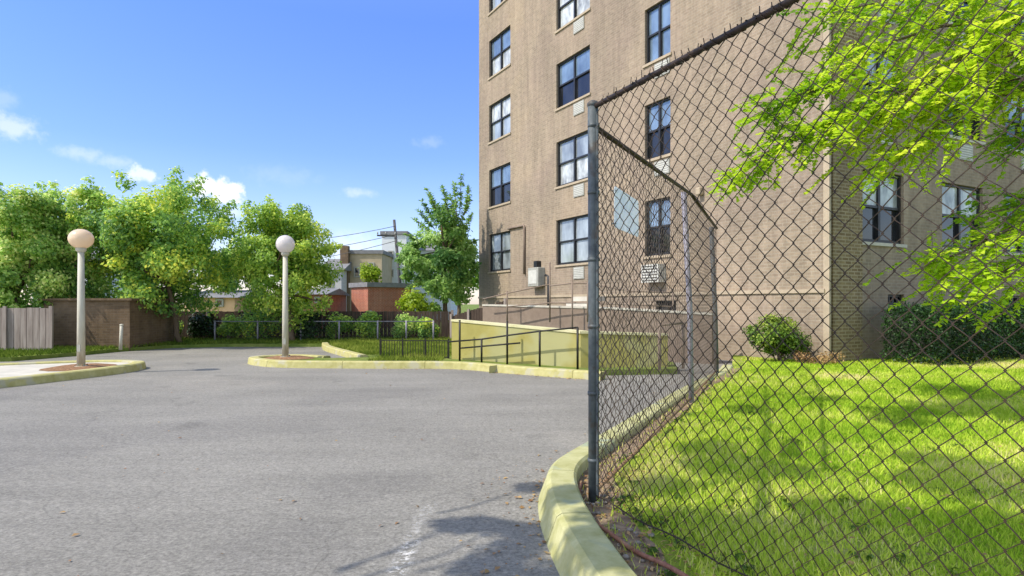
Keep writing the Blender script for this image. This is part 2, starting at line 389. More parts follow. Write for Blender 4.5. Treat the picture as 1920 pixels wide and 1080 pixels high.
for c_ in cl[1:]:
    mx = N(nt, 'ShaderNodeMath', operation='MAXIMUM'); nt.links.new(acc, mx.inputs[0]); nt.links.new(c_, mx.inputs[1]); acc = mx.outputs[0]
sz = N(nt, 'ShaderNodeSeparateXYZ'); nt.links.new(gen, sz.inputs[0])
grad = ramp(nt, sz.outputs[2], [(0.0, (0.78, 0.68, 0.74)), (0.22, (0.46, 0.53, 0.78)), (0.40, (0.43, 0.54, 0.90)), (0.75, (1.08, 1.0, 0.88))])
hz_ = N(nt, 'ShaderNodeMapRange', interpolation_type='SMOOTHSTEP'); nt.links.new(sz.outputs[1], hz_.inputs[0])
hz_.inputs[1].default_value = 0.25; hz_.inputs[2].default_value = -0.45; hz_.inputs[3].default_value = 0; hz_.inputs[4].default_value = 1
grad = mixc(nt, hz_.outputs[0], grad, (1.32, 1.08, 0.90))
tinted = mixc(nt, 1.0, sky.outputs[0], grad, 'MULTIPLY')
skyc = mixc(nt, acc, tinted, (4.0, 4.05, 4.15))
bg = N(nt, 'ShaderNodeBackground'); bg.inputs[1].default_value = 0.15
nt.links.new(skyc, bg.inputs[0])
wo = N(nt, 'ShaderNodeOutputWorld'); nt.links.new(bg.outputs[0], wo.inputs[0])

S = Vector((math.sin(ROT)*math.cos(EL), math.cos(ROT)*math.cos(EL), math.sin(EL)))
sl = bpy.data.lights.new('sun', 'SUN'); sl.energy = 2.3; sl.angle = math.radians(0.5); sl.color = (1.0, 0.93, 0.81)
so = bpy.data.objects.new('sun', sl); COL.objects.link(so); so.rotation_euler = S.to_track_quat('Z', 'Y').to_euler(); so.location = S*50

cam = bpy.data.cameras.new('camera'); co_ = bpy.data.objects.new('camera', cam); COL.objects.link(co_)
co_.location = (0, 0, CZ); co_.rotation_euler = (PI/2, 0, 0)
cam.sensor_width = 36; cam.lens = 36*F/1920; cam.shift_y = 30/1920; cam.clip_end = 3000; cam.clip_start = 0.05
SC.camera = co_
SC.view_settings.view_transform = 'Standard'; SC.view_settings.look = 'None'; SC.view_settings.gamma = 1; SC.view_settings.exposure = 1.12

# ------------------------------------------------------------------ ground
m = MB(); m.add([(-900, -300, -0.03), (900, -300, -0.03), (900, 2500, -0.03), (-900, 2500, -0.03)], [(0, 1, 2, 3)])
struct(m.build('ground', 'far_turf'))
m = MB(); m.add([(-45, -12, 0), (9, -12, 0), (9, 21.6, 0), (-45, 21.6, 0)], [(0, 1, 2, 3)])
struct(m.build('asphalt_lot', 'asphalt'))

def smooth_path(pts, k=6, closed=False):
    pts = [Vector((p[0], p[1])) for p in pts]; n = len(pts); out = []
    rng_ = range(n if closed else n-1)
    for i in rng_:
        if closed: p0, p1, p2, p3 = pts[i-1], pts[i], pts[(i+1) % n], pts[(i+2) % n]
        else: p0, p1, p2, p3 = pts[max(i-1, 0)], pts[i], pts[i+1], pts[min(i+2, n-1)]
        for j in range(k):
            t = j/k
            out.append(0.5*((2*p1)+(p2-p0)*t+(2*p0-5*p1+4*p2-p3)*t*t+(3*p1-p0-3*p2+p3)*t**3))
    if not closed: out.append(pts[-1])
    return out
def curb_mesh(path, width, top, base, batter=0.06, side=1, closed=False, rnd=0.02):
    """path = outer top edge; width goes to the right (side=1) of travel"""
    n = len(path); m = MB(); vs = []
    prof = [(-batter, base), (-batter*0.15, top-rnd), (rnd, top), (width-rnd, top), (width, top-rnd), (width+0.01, base)]
    for i, p in enumerate(path):
        a = path[(i-1) % n] if closed else path[max(i-1, 0)]; b = path[(i+1) % n] if closed else path[min(i+1, n-1)]
        t = (b-a).normalized(); nr = Vector((t.y, -t.x))*side
        for o, z in prof: vs.append((p.x+nr.x*o, p.y+nr.y*o, z))
    k = len(prof); fs = []
    for i in range(n if closed else n-1):
        j = (i+1) % n
        for q in range(k-1): fs.append((i*k+q, i*k+q+1, j*k+q+1, j*k+q))
    if not closed: fs += [tuple(range(k)), tuple((n-1)*k+q for q in range(k))[::-1]]
    m.add(vs, fs, 0, False)
    return m
# near curb round the lawn (from beside the camera to the far walk)
NEAR = smooth_path([(2.6, -0.4), (1.55, 0.55), (1.0, 1.25), (0.68, 1.85), (0.5, 2.35), (0.378, 2.87), (0.317, 3.31), (0.281, 3.63), (0.25, 4.1), (0.262, 4.6), (0.34, 5.0), (0.5, 5.38), (0.787, 5.95), (1.46, 7.32), (2.16, 8.75), (2.86, 10.1), (3.76, 11.75), (4.25, 12.9)], 6)
def zf(y): return 0.06+0.09*min(1, max(0, (y-4)/6.0))
def left_x(y):
    for a, b in zip(NEAR, NEAR[1:]):
        if a.y <= y <= b.y and b.y > a.y:
            return a.x+(b.x-a.x)*(y-a.y)/(b.y-a.y)+0.19
    if y < NEAR[0].y: return NEAR[0].x+(NEAR[0].y-y)*1.2
    return NEAR[-1].x+0.19+(y-NEAR[-1].y)*0.35
m = MB(); rows = [-3+0.25*i for i in range(90)]; vs = []; K = 14
for y in rows:
    l = left_x(y)
    for k in range(K+1): vs.append((l+(22-l)*(k/K)**1.6, y, zf(y)))
fs = [(i*(K+1)+k, i*(K+1)+k+1, (i+1)*(K+1)+k+1, (i+1)*(K+1)+k) for i in range(len(rows)-1) for k in range(K)]
m.add(vs, fs, 0, True); struct(m.build('lawn', 'turf'))
# bare soil strip along the curb, under the fence
m = MB(); vs = []; ys = [1.2+0.2*i for i in range(57)]; rs_ = random.Random(3)
for y in ys:
    l = left_x(y)-0.005; wd = (0.17+0.13*max(0, 1-abs(y-3.6)/1.6)+0.05*rs_.random()) if y < 9 else 0.16
    vs += [(l, y, zf(y)+0.006), (l+wd*(1.25 if y > 4.3 else 1.0), y-0.1*(y < 4), zf(y)+0.006)]
m.add(vs, [(2*i, 2*i+1, 2*i+3, 2*i+2) for i in range(len(ys)-1)]); struct(m.build('soil_strip', 'soil'))

def sections(path, step, gap=0.012):
    out, cur, acc = [], [path[0]], 0.0
    for a, b in zip(path, path[1:]):
        d = (b-a).length
        while acc+d > step and d > 1e-6:
            t = (step-acc)/d; q = a.lerp(b, t); u = (b-a)/d
            cur.append(q-u*gap/2); out.append(cur); cur = [q+u*gap/2]; a = q+u*gap/2; d = (b-a).length; acc = 0.0
        cur.append(b); acc += d
    if len(cur) > 1: out.append(cur)
    return out
def curb_run(name, path, width, top, base, batter, side, mat, step):
    m = MB(); m.add(*(lambda c: (c.v, c.f))(curb_mesh(path, width-0.02, top-0.02, base, batter-0.012, side, False)))
    for q in sections(path, step):
        c = curb_mesh(q, width, top, base, batter, side); m.add(c.v, c.f)
    return struct(m.build(name, mat))
def raised(name, poly, z0, z1, mat):
    return struct(MB().prism([(p[0], p[1]) for p in poly], z0, z1).build(name, mat))
curb_run('curb', NEAR, 0.2, 0.18, -0.01, 0.075, 1, 'curb', 0.98)
# right-hand island / verge with the ramp
FRONT = [gnd(468, 681), gnd(485, 686), gnd(540, 689.5), gnd(700, 691), gnd(850, 692), gnd(950, 700), gnd(1040, 707), gnd(1126, 713)]
lp = smooth_path([(-4.4, 15.5), (-5.0, 15.85), (-5.6, 15.93), (-6.1, 15.6), (FRONT[0].x-.02, FRONT[0].y)]+[(p.x, p.y) for p in FRONT[1:]], 5)
VERGE = [(p.x+(0.1 if i < 3 else 0), p.y+0.11) for i, p in enumerate(lp[20:])]+[(1.72, 12.5), (3.3, 12.8), (3.6, 14.2), (1.2, 21), (0.5, 26), (-6.2, 26), (-5.95, 20.9), (-5.35, 19.2), (-4.3, 17.2), (-3.45, 15.6), (-4.3, 15.3), (-5.0, 15.72), (-5.6, 15.8), (-6.0, 15.5)]
raised('verge', VERGE, -0.02, 0.11, 'far_turf')
curb_run('yellow_curb', lp, 0.22, 0.15, -0.01, 0.03, -1, 'yellow_curb', 1.8)
lp2 = smooth_path([(-6.0, 20.9), (-5.4, 19.2), (-4.35, 17.2), (-3.55, 15.75)], 5)
struct(curb_mesh(lp2, 0.2, 0.15, -0.01, 0.03, 1).build('yellow_curb', 'yellow_curb'))
# island around the left lamp
ISL = [(-9.9, 7.6), (-8.55, 10.6), (-8.24, 11.5), (-7.95, 12.5), (-7.86, 13.3), (-8.03, 14.0), (-8.55, 14.35), (-9.3, 14.35), (-10.3, 13.9), (-11.6, 13.0), (-14, 10.8), (-14.5, 7.6)]
ip = smooth_path(ISL, 5, True)
raised('island', ip, -0.02, 0.11, 'concrete')
struct(curb_mesh(ip, 0.22, 0.15, -0.01, 0.03, -1, True).build('yellow_curb', 'yellow_curb'))
def patch(name, c, rx, ry, z, mat, seed, rz=0):
    r = random.Random(seed); n = 28; vs = [(c[0], c[1], z+0.05)]
    for ring in (0.55, 1.0):
        for i in range(n):
            a = 2*PI*i/n; k = ring*(1+0.12*(r.random()-.5)); x, y = rx*k*math.cos(a), ry*k*math.sin(a)
            vs.append((c[0]+x*math.cos(rz)-y*math.sin(rz), c[1]+x*math.sin(rz)+y*math.cos(rz), z+(0.045 if ring < 1 else 0)))
    fs = [(0, 1+i, 1+(i+1) % n) for i in range(n)]+[(1+i, 1+n+i, 1+n+(i+1) % n, 1+(i+1) % n) for i in range(n)]
    return struct(MB().add(vs, fs, 0, True).build(name, mat))
patch('mulch_bed', (-8.75, 13.0), 0.62, 0.75, 0.115, 'mulch', 1)
patch('mulch_bed', (-5.3, 15.2), 0.62, 0.45, 0.115, 'mulch', 2)
# grass verge on the far left and along the back of the lot
BACK = [(-45, 14.5), (-14, 14.9), (-12.2, 15.6), (-11.75, 17.1), (-11.5, 18.7), (-10.8, 20.3), (-9.3, 20.9), (-5.95, 20.9), (-6.1, 30), (-45, 30)]
raised('back_verge', BACK, -0.02, 0.10, 'far_turf')

def blades(name, pts, hts, wid, tints, rng, mat='blade'):
    P = np.asarray(pts); n = len(P); a = rng.random(n)*2*PI
    S_ = np.stack([np.cos(a), np.sin(a), np.zeros(n)], 1)*wid[:, None]/2
    lean = rng.normal(size=(n, 2))*0.45
    T = P+np.stack([lean[:, 0]*hts, lean[:, 1]*hts, hts], 1)
    V = np.stack([P-S_, P+S_, T], 1).reshape(-1, 3)
    return np_mesh(name, V, 3, mat, None, tints)
def vnoise(x, y, seed):                    # cheap smooth 2-D value noise
    r = np.random.default_rng(seed); G = r.random((64, 64)); xi = np.floor(x).astype(int); yi = np.floor(y).astype(int)
    fx = x-xi; fy = y-yi; fx = fx*fx*(3-2*fx); fy = fy*fy*(3-2*fy)
    g = lambda i, j: G[(xi+i) % 64, (yi+j) % 64]
    return (g(0, 0)*(1-fx)+g(1, 0)*fx)*(1-fy)+(g(0, 1)*(1-fx)+g(1, 1)*fx)*fy
rng = np.random.default_rng(5)
# lawn blades: denser near the camera
nb = 330000
Y = 1.3+(rng.random(nb)**1.9)*13.2
LX = np.interp(Y, np.array(rows), np.array([left_x(y) for y in rows]))
RX = np.minimum(0.84*Y+0.6, 15)
X = LX+(RX-LX)*rng.random(nb)
d0 = X-LX
tn = 0.5*vnoise(X*1.1, Y*1.1, 1)+0.3*vnoise(X*3.1, Y*3.1, 2)+0.2*vnoise(X*9, Y*9, 3)
keep = (d0 > 0.22+0.22*vnoise(X*4, Y*4, 4)) | (rng.random(nb) < 0.10)
keep &= rng.random(nb) < np.clip(0.25+(tn-0.3)*0+1.3*vnoise(X*1.7+9, Y*1.7, 7), 0, 1)
keep &= rng.random(nb) < np.clip((RX-LX)/6, 0.25, 1)
X, Y, tn, d0 = X[keep], Y[keep], tn[keep], d0[keep]; n = len(X)
bare = np.clip((vnoise(X*0.9+3, Y*0.55, 31)-0.62)*4, 0, 1)
tint = np.clip(0.10+0.85*tn+0.28*bare+rng.normal(size=n)*0.15+0.35*np.exp(-d0/0.35)*(rng.random(n) < 0.7), 0, 1)
h = (0.022+0.042*rng.random(n))*(0.7+0.6*vnoise(X*2, Y*2, 6))
Z = np.array([zf(y) for y in Y])
tag(blades('lawn_grass', np.stack([X, Y, Z], 1), h, 0.0045+0.0014*Y, tint, rng), 'mown bright green grass blades covering the lawn inside the fence', 'grass', None, 'stuff')
def in_poly(x, y, poly):
    ins = np.zeros(len(x), bool); j = len(poly)-1
    for i in range(len(poly)):
        xi, yi = poly[i][0], poly[i][1]; xj, yj = poly[j][0], poly[j][1]
        c = ((yi > y) != (yj > y)) & (x < (xj-xi)*(y-yi)/((yj-yi) or 1e-9)+xi); ins ^= c; j = i
    return ins
for nm, poly, bb, nn, z in (('verge_grass', VERGE, (-6.2, 1.5, 12.2, 26), 60000, 0.11), ('verge_grass', BACK, (-22, -5.9, 14.6, 25), 60000, 0.10)):
    X = bb[0]+(bb[1]-bb[0])*rng.random(nn); Y = bb[2]+(bb[3]-bb[2])*rng.random(nn)
    k = in_poly(X, Y, poly) & (np.hypot(X+5.3, Y-15.2) > 0.62)
    if poly is VERGE:
        k &= ~((X < -3.2) & (Y < 16.2)) & ~((Y < 15.6-0.95*(X+1.5)+0.3) & (X > -1.6)) & (Y > 14.25)
    X, Y = X[k], Y[k]; n = len(X)
    t = np.clip((0.15 if poly is VERGE else -0.1)+0.6*vnoise(X*1.3, Y*1.3, 9)+rng.normal(size=n)*0.12, 0, 1)
    tag(blades(nm, np.stack([X, Y, np.full(n, z)], 1), 0.06+0.07*rng.random(n), np.full(n, 0.03), t, rng, 'blade_far'),
        'rough grass on the verge in front of the olive ramp wall' if poly is VERGE else 'rough grass strip under the trees along the back of the lot', 'grass', None, 'stuff')
# leaf litter and pebbles beside the fence post
r = random.Random(8)
m = MB()
for i in range(90):
    y = 2.5+2.1*r.random(); x = left_x(y)+0.03+0.36*r.random()**1.3*max(0.25, 1-abs(y-3.8)/1.5)
    s = 0.006+0.015*r.random()**2.5
    m.sphere((x, y, zf(y)+0.006+s*0.3), s, 7, 5, 0, (1, 0.8+0.4*r.random(), 0.55))
tag(m.build('pebbles', 'pebble'), 'grey pebbles and grit scattered on the soil at the fence post', 'pebbles', None, 'stuff')
Lp, Ln, Lt = [], [], []
for i in range(520):
    y = 1.6+3.4*r.random(); x = left_x(y)+0.0+0.6*r.random()
    Lp.append((x, y, zf(y)+0.012+0.02*r.random())); Ln.append((r.gauss(0, .4), r.gauss(0, .4), 1)); Lt.append(r.random())
for i in range(260):
    y = 4.6+6*r.random(); x = left_x(y)+0.0+0.5*r.random()
    Lp.append((x, y, zf(y)+0.012)); Ln.append((r.gauss(0, .4), r.gauss(0, .4), 1)); Lt.append(r.random())
for i in range(330):
    y = 2.2+10.5*r.random()**1.5; x = left_x(y)+0.4+(0.8*y)*r.random()
    Lp.append((x, y, zf(y)+0.03+0.02*r.random())); Ln.append((r.gauss(0, .5), r.gauss(0, .5), 1)); Lt.append(r.random())
P = np.array(Lp); Nn = nrm(np.array(Ln)); D = rng.normal(size=P.shape); D[:, 2] *= 0.2; L = 0.02+0.03*rng.random(len(P))
tag(np_mesh('leaf_litter', leaf_quads(P, D, Nn, L, L*0.5), 4, 'leaf_dry', None, Lt), 'dry brown leaf litter strewn along the inside of the curb and over the lawn', 'leaf litter', None, 'stuff')
Lp, Lt = [], []
r = random.Random(91)
for i in range(420):
    k = r.randrange(len(NEAR)-1); q = NEAR[k].lerp(NEAR[k+1], r.random())
    if q.y < 2.5: continue
    t = (NEAR[k+1]-NEAR[k]).normalized(); o = 0.09+0.5*r.random()**3
    Lp.append((q.x-t.y*o, q.y+t.x*o, 0.006+0.006*r.random())); Lt.append(r.random())
for i in range(160):
    y = 3+16*r.random()**1.3; Lp.append(((-0.75+0.8*r.random())*y, y, 0.007)); Lt.append(r.random())
for i in range(200):
    k = r.randrange(3, len(FRONT)-1); q = FRONT[k].lerp(FRONT[k+1], r.random()); Lp.append((q.x, q.y-0.05-0.3*r.random()**2, 0.008)); Lt.append(r.random())
P = np.array(Lp); Nn = nrm(rng.normal(size=P.shape)*0.3+np.array([0, 0, 1])); D = rng.normal(size=P.shape); D[:, 2] *= 0.1; L = 0.015+0.035*rng.random(len(P))**2
tag(np_mesh('leaf_litter', leaf_quads(P, D, Nn, L, L*0.6), 4, 'leaf_dry', None, Lt), 'small dry leaves and grit on the asphalt along the curbs', 'leaf litter', None, 'stuff')
r = random.Random(55); cs, cn, ct = [], [], []
for i in range(150):
    y = 2.2+9*r.random()**1.4; x = left_x(y)+0.25+0.8*y*r.random()**1.3
    cs.append((x, y, zf(y)+0.02)); cn.append(14+r.randrange(14)); ct.append(0.2+0.4*r.random())
V, T = leaf_cloud(np.random.default_rng(56), cs, [(0.03+0.07*r.random(), 0.03+0.07*r.random(), 0.02) for _ in cs], cn, 0.035, 0.75, ct, 2.0)
tag(np_mesh('lawn_weeds', V, 4, 'leaf_bush', None, T), 'small broad leaved weeds dotted through the mown lawn', 'weeds', None, 'stuff')
# worn white paint on the asphalt: a broken streak
def paint_mat():
    m, nt, out = new_mat('worn_white_paint')
    co = N(nt, 'ShaderNodeTexCoord').outputs['Object']
    d = N(nt, 'ShaderNodeBsdfDiffuse'); d.inputs[0].default_value = (0.72, 0.71, 0.69, 1)
    t = N(nt, 'ShaderNodeBsdfTransparent')
    f = ramp(nt, noise(nt, co, 16, 5, 0.75), [(0.46, (0, 0, 0)), (0.66, (0.85,)*3)])
    a = N(nt, 'ShaderNodeAttribute'); a.attribute_name = 'tint'
    mu = N(nt, 'ShaderNodeMath', operation='MULTIPLY'); nt.links.new(f, mu.inputs[0]); nt.links.new(a.outputs['Fac'], mu.inputs[1])
    mx = N(nt, 'ShaderNodeMixShader'); nt.links.new(mu.outputs[0], mx.inputs[0]); nt.links.new(t.outputs[0], mx.inputs[1]); nt.links.new(d.outputs[0], mx.inputs[2])
    nt.links.new(mx.outputs[0], out.inputs[0]); return m
MAT['paint'] = paint_mat()
mk = smooth_path([gnd(735, 1090), gnd(755, 1055), gnd(768, 1025), gnd(776, 1000), (lambda g: g)(gnd(792, 968)), gnd(815, 940)], 6)
m = MB(); vs = []; tv = []
for i, q in enumerate(mk):
    a_ = mk[max(i-1, 0)]; b_ = mk[min(i+1, len(mk)-1)]; t_ = (b_-a_).normalized(); n_ = Vector((t_.y, -t_.x)); k = i/(len(mk)-1)
    for o_, v_ in ((-0.07, 0), (-0.02, 1), (0.02, 1), (0.07, 0)):
        vs.append((q.x+n_.x*o_, q.y+n_.y*o_, 0.004)); tv.append(v_*(1.2 if 0.08 < k < 0.5 else 0.5 if 0.05 < k < 0.95 else 0))
m.add(vs, [(4*i+j, 4*i+j+1, 4*i+j+5, 4*i+j+4) for i in range(len(mk)-1) for j in range(3)])
pm = struct(m.build('paint_mark', 'paint')); at_ = pm.data.attributes.new('tint', 'FLOAT', 'POINT'); at_.data.foreach_set('value', tv)

# ------------------------------------------------------------------ fences of the lawn
def chain_link(P0, P1, z0f, z1f, dw, dh, rad, barbs=True):
    P0 = Vector(P0); P1 = Vector(P1); d = P1-P0; L = d.length; d = d/L; nr = Vector((-d.y, d.x))
    m = MB(); nw = int(L/(dw/2))
    for i in range(nw+1):
        s0, s1 = i*dw/2, (i+1)*dw/2
        if s1 > L: break
        za, zb = z0f(s0), z1f(s0); nj = int((zb-za)/(dh/2)); hh = (zb-za)/nj
        pts = []
        for j in range(nj+1):
            s = (s0 if (i+j) % 2 == 0 else s1)
            s = s+(0.004 if s == s0 else -0.004)*-1
            o = 0.004*(1 if j % 2 else -1)
            b = P0+d*s+nr*o
            pts.append((b.x, b.y, za+j*hh))
        if barbs:
            b = P0+d*((s0+s1)/2+0.012)+nr*0.004; pts.append((b.x, b.y, zb+0.028))
        m.tube(pts, rad, 4, False)
    return m
P0 = Vector((0.55, 4.31)); DIR = Vector((0.406, -0.914)); LEN = 4.5
P1 = P0+DIR*LEN; PM = Vector((2.31, 8.24)); PE = Vector((3.68, 11.5)); TOP = 2.747
f1 = empty('chain_link_fence', (P0.x, P0.y, zf(P0.y)))
tag(f1, 'tall dark chain link fence in front of the lawn with its grey corner post', 'fence')
chain_link(P0+DIR*0.05, P1, lambda s: zf((P0+DIR*s).y)+0.03, lambda s: TOP-0.03, 0.104, 0.094, 0.0030).build('wire_mesh', 'wire', f1)
m = MB().tube([(P0.x, P0.y, TOP-0.02), (P1.x, P1.y, TOP-0.02)], 0.017, 10)
r = random.Random(4)
m.build('top_rail', 'wire', f1)
m = MB()
for i in range(70):                          # twisted tie wires and barbs along the rail
    q = P0+DIR*(0.1+LEN*0.97*i/70+0.02*r.random()); z = TOP-0.02
    a = r.random()*6; l = 0.035+0.03*r.random()
    pts = [(q.x+0.021*math.cos(a+k*1.1)*-DIR.y+DIR.x*0.012*k, q.y+0.021*math.cos(a+k*1.1)*DIR.x+DIR.y*0.012*k, z+0.021*math.sin(a+k*1.1)) for k in range(5)]
    m.tube(pts, 0.004, 4, False)
    m.tube([(q.x, q.y, z), (q.x+0.012*math.cos(a), q.y+0.012*math.sin(a), z+l)], 0.0028, 4, False)
m.build('tie_wire', 'wire', f1)
post = MB().tube([(P0.x, P0.y, -0.05), (P0.x, P0.y, 1.4), (P0.x-0.004, P0.y, TOP-0.01)], 0.036, 16)
po = post.build('corner_post', 'galv', f1)
MB().sphere((P0.x-0.004, P0.y, TOP-0.005), 0.042, 16, 8, 0, (1, 1, 0.7)).build('post_cap', 'galv', po)
for z in (0.35, 0.8, 1.25, 1.7, 2.15, 2.6):
    MB().tube([(P0.x, P0.y, z-0.012), (P0.x, P0.y, z+0.012)], 0.041, 14).build('clamp', 'galv', po)
MB().tube([(P1.x, P1.y, 0), (P1.x, P1.y, TOP)], 0.03, 12).build('post', 'galv', f1)
q0 = P0+DIR*0.045
MB().box((q0.x, q0.y, 1.4), (0.02, 0.006, 2.55), math.atan2(DIR.y, DIR.x)).build('tension_bar', 'galv', f1)
MB().tube([tuple((P0+DIR*s).to_3d()+Vector((0, 0, zf((P0+DIR*s).y)+0.05+0.01*math.sin(s*9)))) for s in [LEN*i/30 for i in range(31)]], 0.005, 6).build('bottom_wire', 'wire', f1)

f2 = empty('chain_link_fence', (PM.x, PM.y, zf(PM.y)))
tag(f2, 'receding chain link fence along the inner curb, carrying the white sign', 'fence')
L2 = (PM-P0).length; D2 = (PM-P0)/L2; L3 = (PE-PM).length; D3 = (PE-PM)/L3
zt = lambda s: 2.60+(2.81-2.60)*s/L2
zt3 = lambda s: 2.81+(2.76-2.81)*s/L3
chain_link(P0+D2*0.05, PM, lambda s: zf((P0+D2*s).y)+0.06, lambda s: zt(s)-0.02, 0.118, 0.1, 0.0028, False).build('wire_mesh', 'old_wire', f2)
chain_link(PM, PE, lambda s: zf((PM+D3*s).y)+0.06, lambda s: zt3(s)-0.02, 0.118, 0.1, 0.0028, False).build('wire_mesh', 'old_wire', f2)
MB().tube([(P0.x+D2.x*.03, P0.y+D2.y*.03, 2.60), (PM.x, PM.y, 2.81)], 0.02, 10).build('top_rail', 'wire', f2)
MB().tube([(PM.x, PM.y, 2.81), (PE.x, PE.y, 2.76)], 0.022, 10).build('top_rail', 'wire', f2)
MB().tube([(P0.x+D2.x*.03, P0.y+D2.y*.03, 0.13), (PM.x, PM.y, 0.19)], 0.014, 8).build('bottom_rail', 'rust_wire', f2)
MB().tube([(PM.x, PM.y, 0.19), (PE.x, PE.y, 0.21)], 0.014, 8).build('bottom_rail', 'rust_wire', f2)
tp = at(1282, 365, 8.24)
MB().tube([(PM.x, PM.y, 0), (PM.x-0.02, PM.y, 1.3), (tp.x, tp.y, 2.84)], 0.034, 12).build('post', 'lilac_steel', f2)
MB().tube([(PE.x, PE.y, 0), (PE.x-0.03, PE.y, 1.3), (PE.x-0.1, PE.y, 2.78)], 0.04, 12).build('post', 'galv', f2)
# sign on the receding fence
sa = P0+D2*0.46; sb = P0+D2*1.24; yy = 5.08
z1_, z0_ = CZ+(HZ-364)/F*yy, CZ+(HZ-436)/F*yy
nr = Vector((-D2.y, D2.x))
m = MB()
c = (sa+sb)/2-nr*0.018
ang = math.atan2(D2.y, D2.x)
sgn = empty('sign', (c.x, c.y, (z0_+z1_)/2), ang)
tag(sgn, 'blank pale blue-white square sign wired to the receding fence', 'sign')
hw, hh = (sb-sa).length/2, (z1_-z0_)/2
pl = []
for cx, cz, a0 in ((1, 1, 0), (-1, 1, 90), (-1, -1, 180), (1, -1, 270)):
    for k in range(4):
        a = math.radians(a0+30*k); pl.append((cx*(hw-0.03)+0.03*math.cos(a), cz*(hh-0.03)+0.03*math.sin(a)))
n = len(pl)
MB().add([(x, -0.002, z) for x, z in pl]+[(x, 0.002, z) for x, z in pl], [tuple(range(n)), tuple(range(n, 2*n))[::-1]]+[(i, n+i, n+(i+1) % n, (i+1) % n) for i in range(n)]).build('panel', 'sign', sgn, True)
for sx in (-1, 1):
    for sz in (-1, 1):
        MB().tube([(sx*(hw-.03), -0.006, sz*(hh-.03)), (sx*(hw-.03), 0.03, sz*(hh-.03))], 0.006, 8).build('bolt', 'galv', sgn, True)
# rusty pipe lying along the curb
pp = [gnd(1090, 905, .1), gnd(1086, 925, .1), gnd(1095, 955, .1), gnd(1120, 985, .1), gnd(1165, 1012, .1), gnd(1220, 1045, .1), gnd(1290, 1085, .1), gnd(1380, 1130, .1), gnd(1500, 1190, .1)]
sp = smooth_path(pp, 5)
tag(MB().tube([(p.x, p.y, zf(p.y)+0.035+0.012*math.sin(i*0.5)) for i, p in enumerate(sp)], 0.013, 8).build('rusty_pipe', 'rust'), 'thin rusty red pipe lying on the soil along the near curb', 'pipe')

# ------------------------------------------------------------------ apartment building
CX, CY = 6.66, 13.44; BR = math.atan2(0.475, 0.88)
ux = Vector((math.cos(BR), math.sin(BR))); uy = Vector((-math.sin(BR), math.cos(BR)))
apt = empty('apartment_building', (CX, CY, 0), BR)
tag(apt, 'tall tan brick apartment building with dark double hung windows', 'building')
def s_of(px):                               # distance from the corner along the left facade
    k = (px-960)/F; return (CX-k*CY)/(k*uy.y-uy.x)
def t_of(px):
    k = (px-960)/F; return (k*CY-CX)/(ux.x-k*ux.y)
LSIDE, RSIDE, HT, SILL, HEAD, FH = s_of(898), 12.0, 20.0, 2.78, 4.38, 2.78
REV = 0.17
left_w = []                                  # (s0, s1, floor)
for px0, px1, nf in ((917, 957, 6), (1043, 1106, 5), (1209, 1257, 4)):
    for f in range(nf): left_w.append((s_of(px1), s_of(px0), SILL+FH*f, HEAD+FH*f))
left_w.append((s_of(1268), s_of(1229), 1.18, 1.50))
PIER = t_of(1617)
right_w = []
for px0, px1 in ((1612, 1702), (1774, 1850), (1893, 1962)):
    for f in range(4): right_w.append((t_of(px0) if px0 > 1620 else PIER+0.06, t_of(px1), SILL+FH*f, HEAD+FH*f))
right_w += [(t_of(1672), t_of(1703), 1.38, 1.62), (t_of(1893), t_of(1930), 1.38, 1.62)]
wall = MB()
def facade(L0, L1, holes, mp, depth):
    us = sorted({L0, L1} | {a for h in holes for a in h[:2]}); zs = sorted({-0.1, HT} | {a for h in holes for a in h[2:4]})
    for i in range(len(us)-1):
        for j in range(len(zs)-1):
            um, zm = (us[i]+us[i+1])/2, (zs[j]+zs[j+1])/2
            if any(h[0] < um < h[1] and h[2] < zm < h[3] for h in holes): continue
            wall.add([mp(us[i], 0, zs[j]), mp(us[i+1], 0, zs[j]), mp(us[i+1], 0, zs[j+1]), mp(us[i], 0, zs[j+1])], [(0, 1, 2, 3)])
    for a, b, c, d in holes:
        q = [(a, c), (b, c), (b, d), (a, d)]
        for k in range(4):
            (u0, z0), (u1, z1) = q[k], q[(k+1) % 4]
            wall.add([mp(u0, 0, z0), mp(u1, 0, z1), mp(u1, depth, z1), mp(u0, depth, z0)], [(0, 1, 2, 3)])
mpl = lambda u, d, z: (d, u, z)              # left facade: plane x=0, inside is +x
SET = 0.09
mpr = lambda u, d, z: (u, SET+d, z)          # right facade, set back behind the corner pier
facade(0, LSIDE, left_w, mpl, REV)
facade(PIER, RSIDE, right_w, mpr, REV)
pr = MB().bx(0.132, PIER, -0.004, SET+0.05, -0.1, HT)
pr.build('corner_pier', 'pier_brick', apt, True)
wall.add([(0, LSIDE, -.1), (0, LSIDE, HT), (RSIDE, LSIDE, HT), (RSIDE, LSIDE, -.1)], [(0, 1, 2, 3)])
wall.add([(RSIDE, SET, -.1), (RSIDE, SET, HT), (RSIDE, LSIDE, HT), (RSIDE, LSIDE, -.1)], [(0, 3, 2, 1)])
wall.build('wall', 'brick', apt, True)
MB().bx(0.02, RSIDE-.02, 0.12, LSIDE-.02, HT, HT+0.3).build('roof', 'roof_grey', apt, True)
m = MB(); m.bx(-0.035, 0.06, 0.09, LSIDE+0.02, 1.64, 1.72); m.build('ledge', 'stone', apt, True)
MB().bx(-0.012, 0.05, -0.012, 0.13, -0.05, HT).build('corner_strip', 'stone', apt, True)
r = random.Random(11)
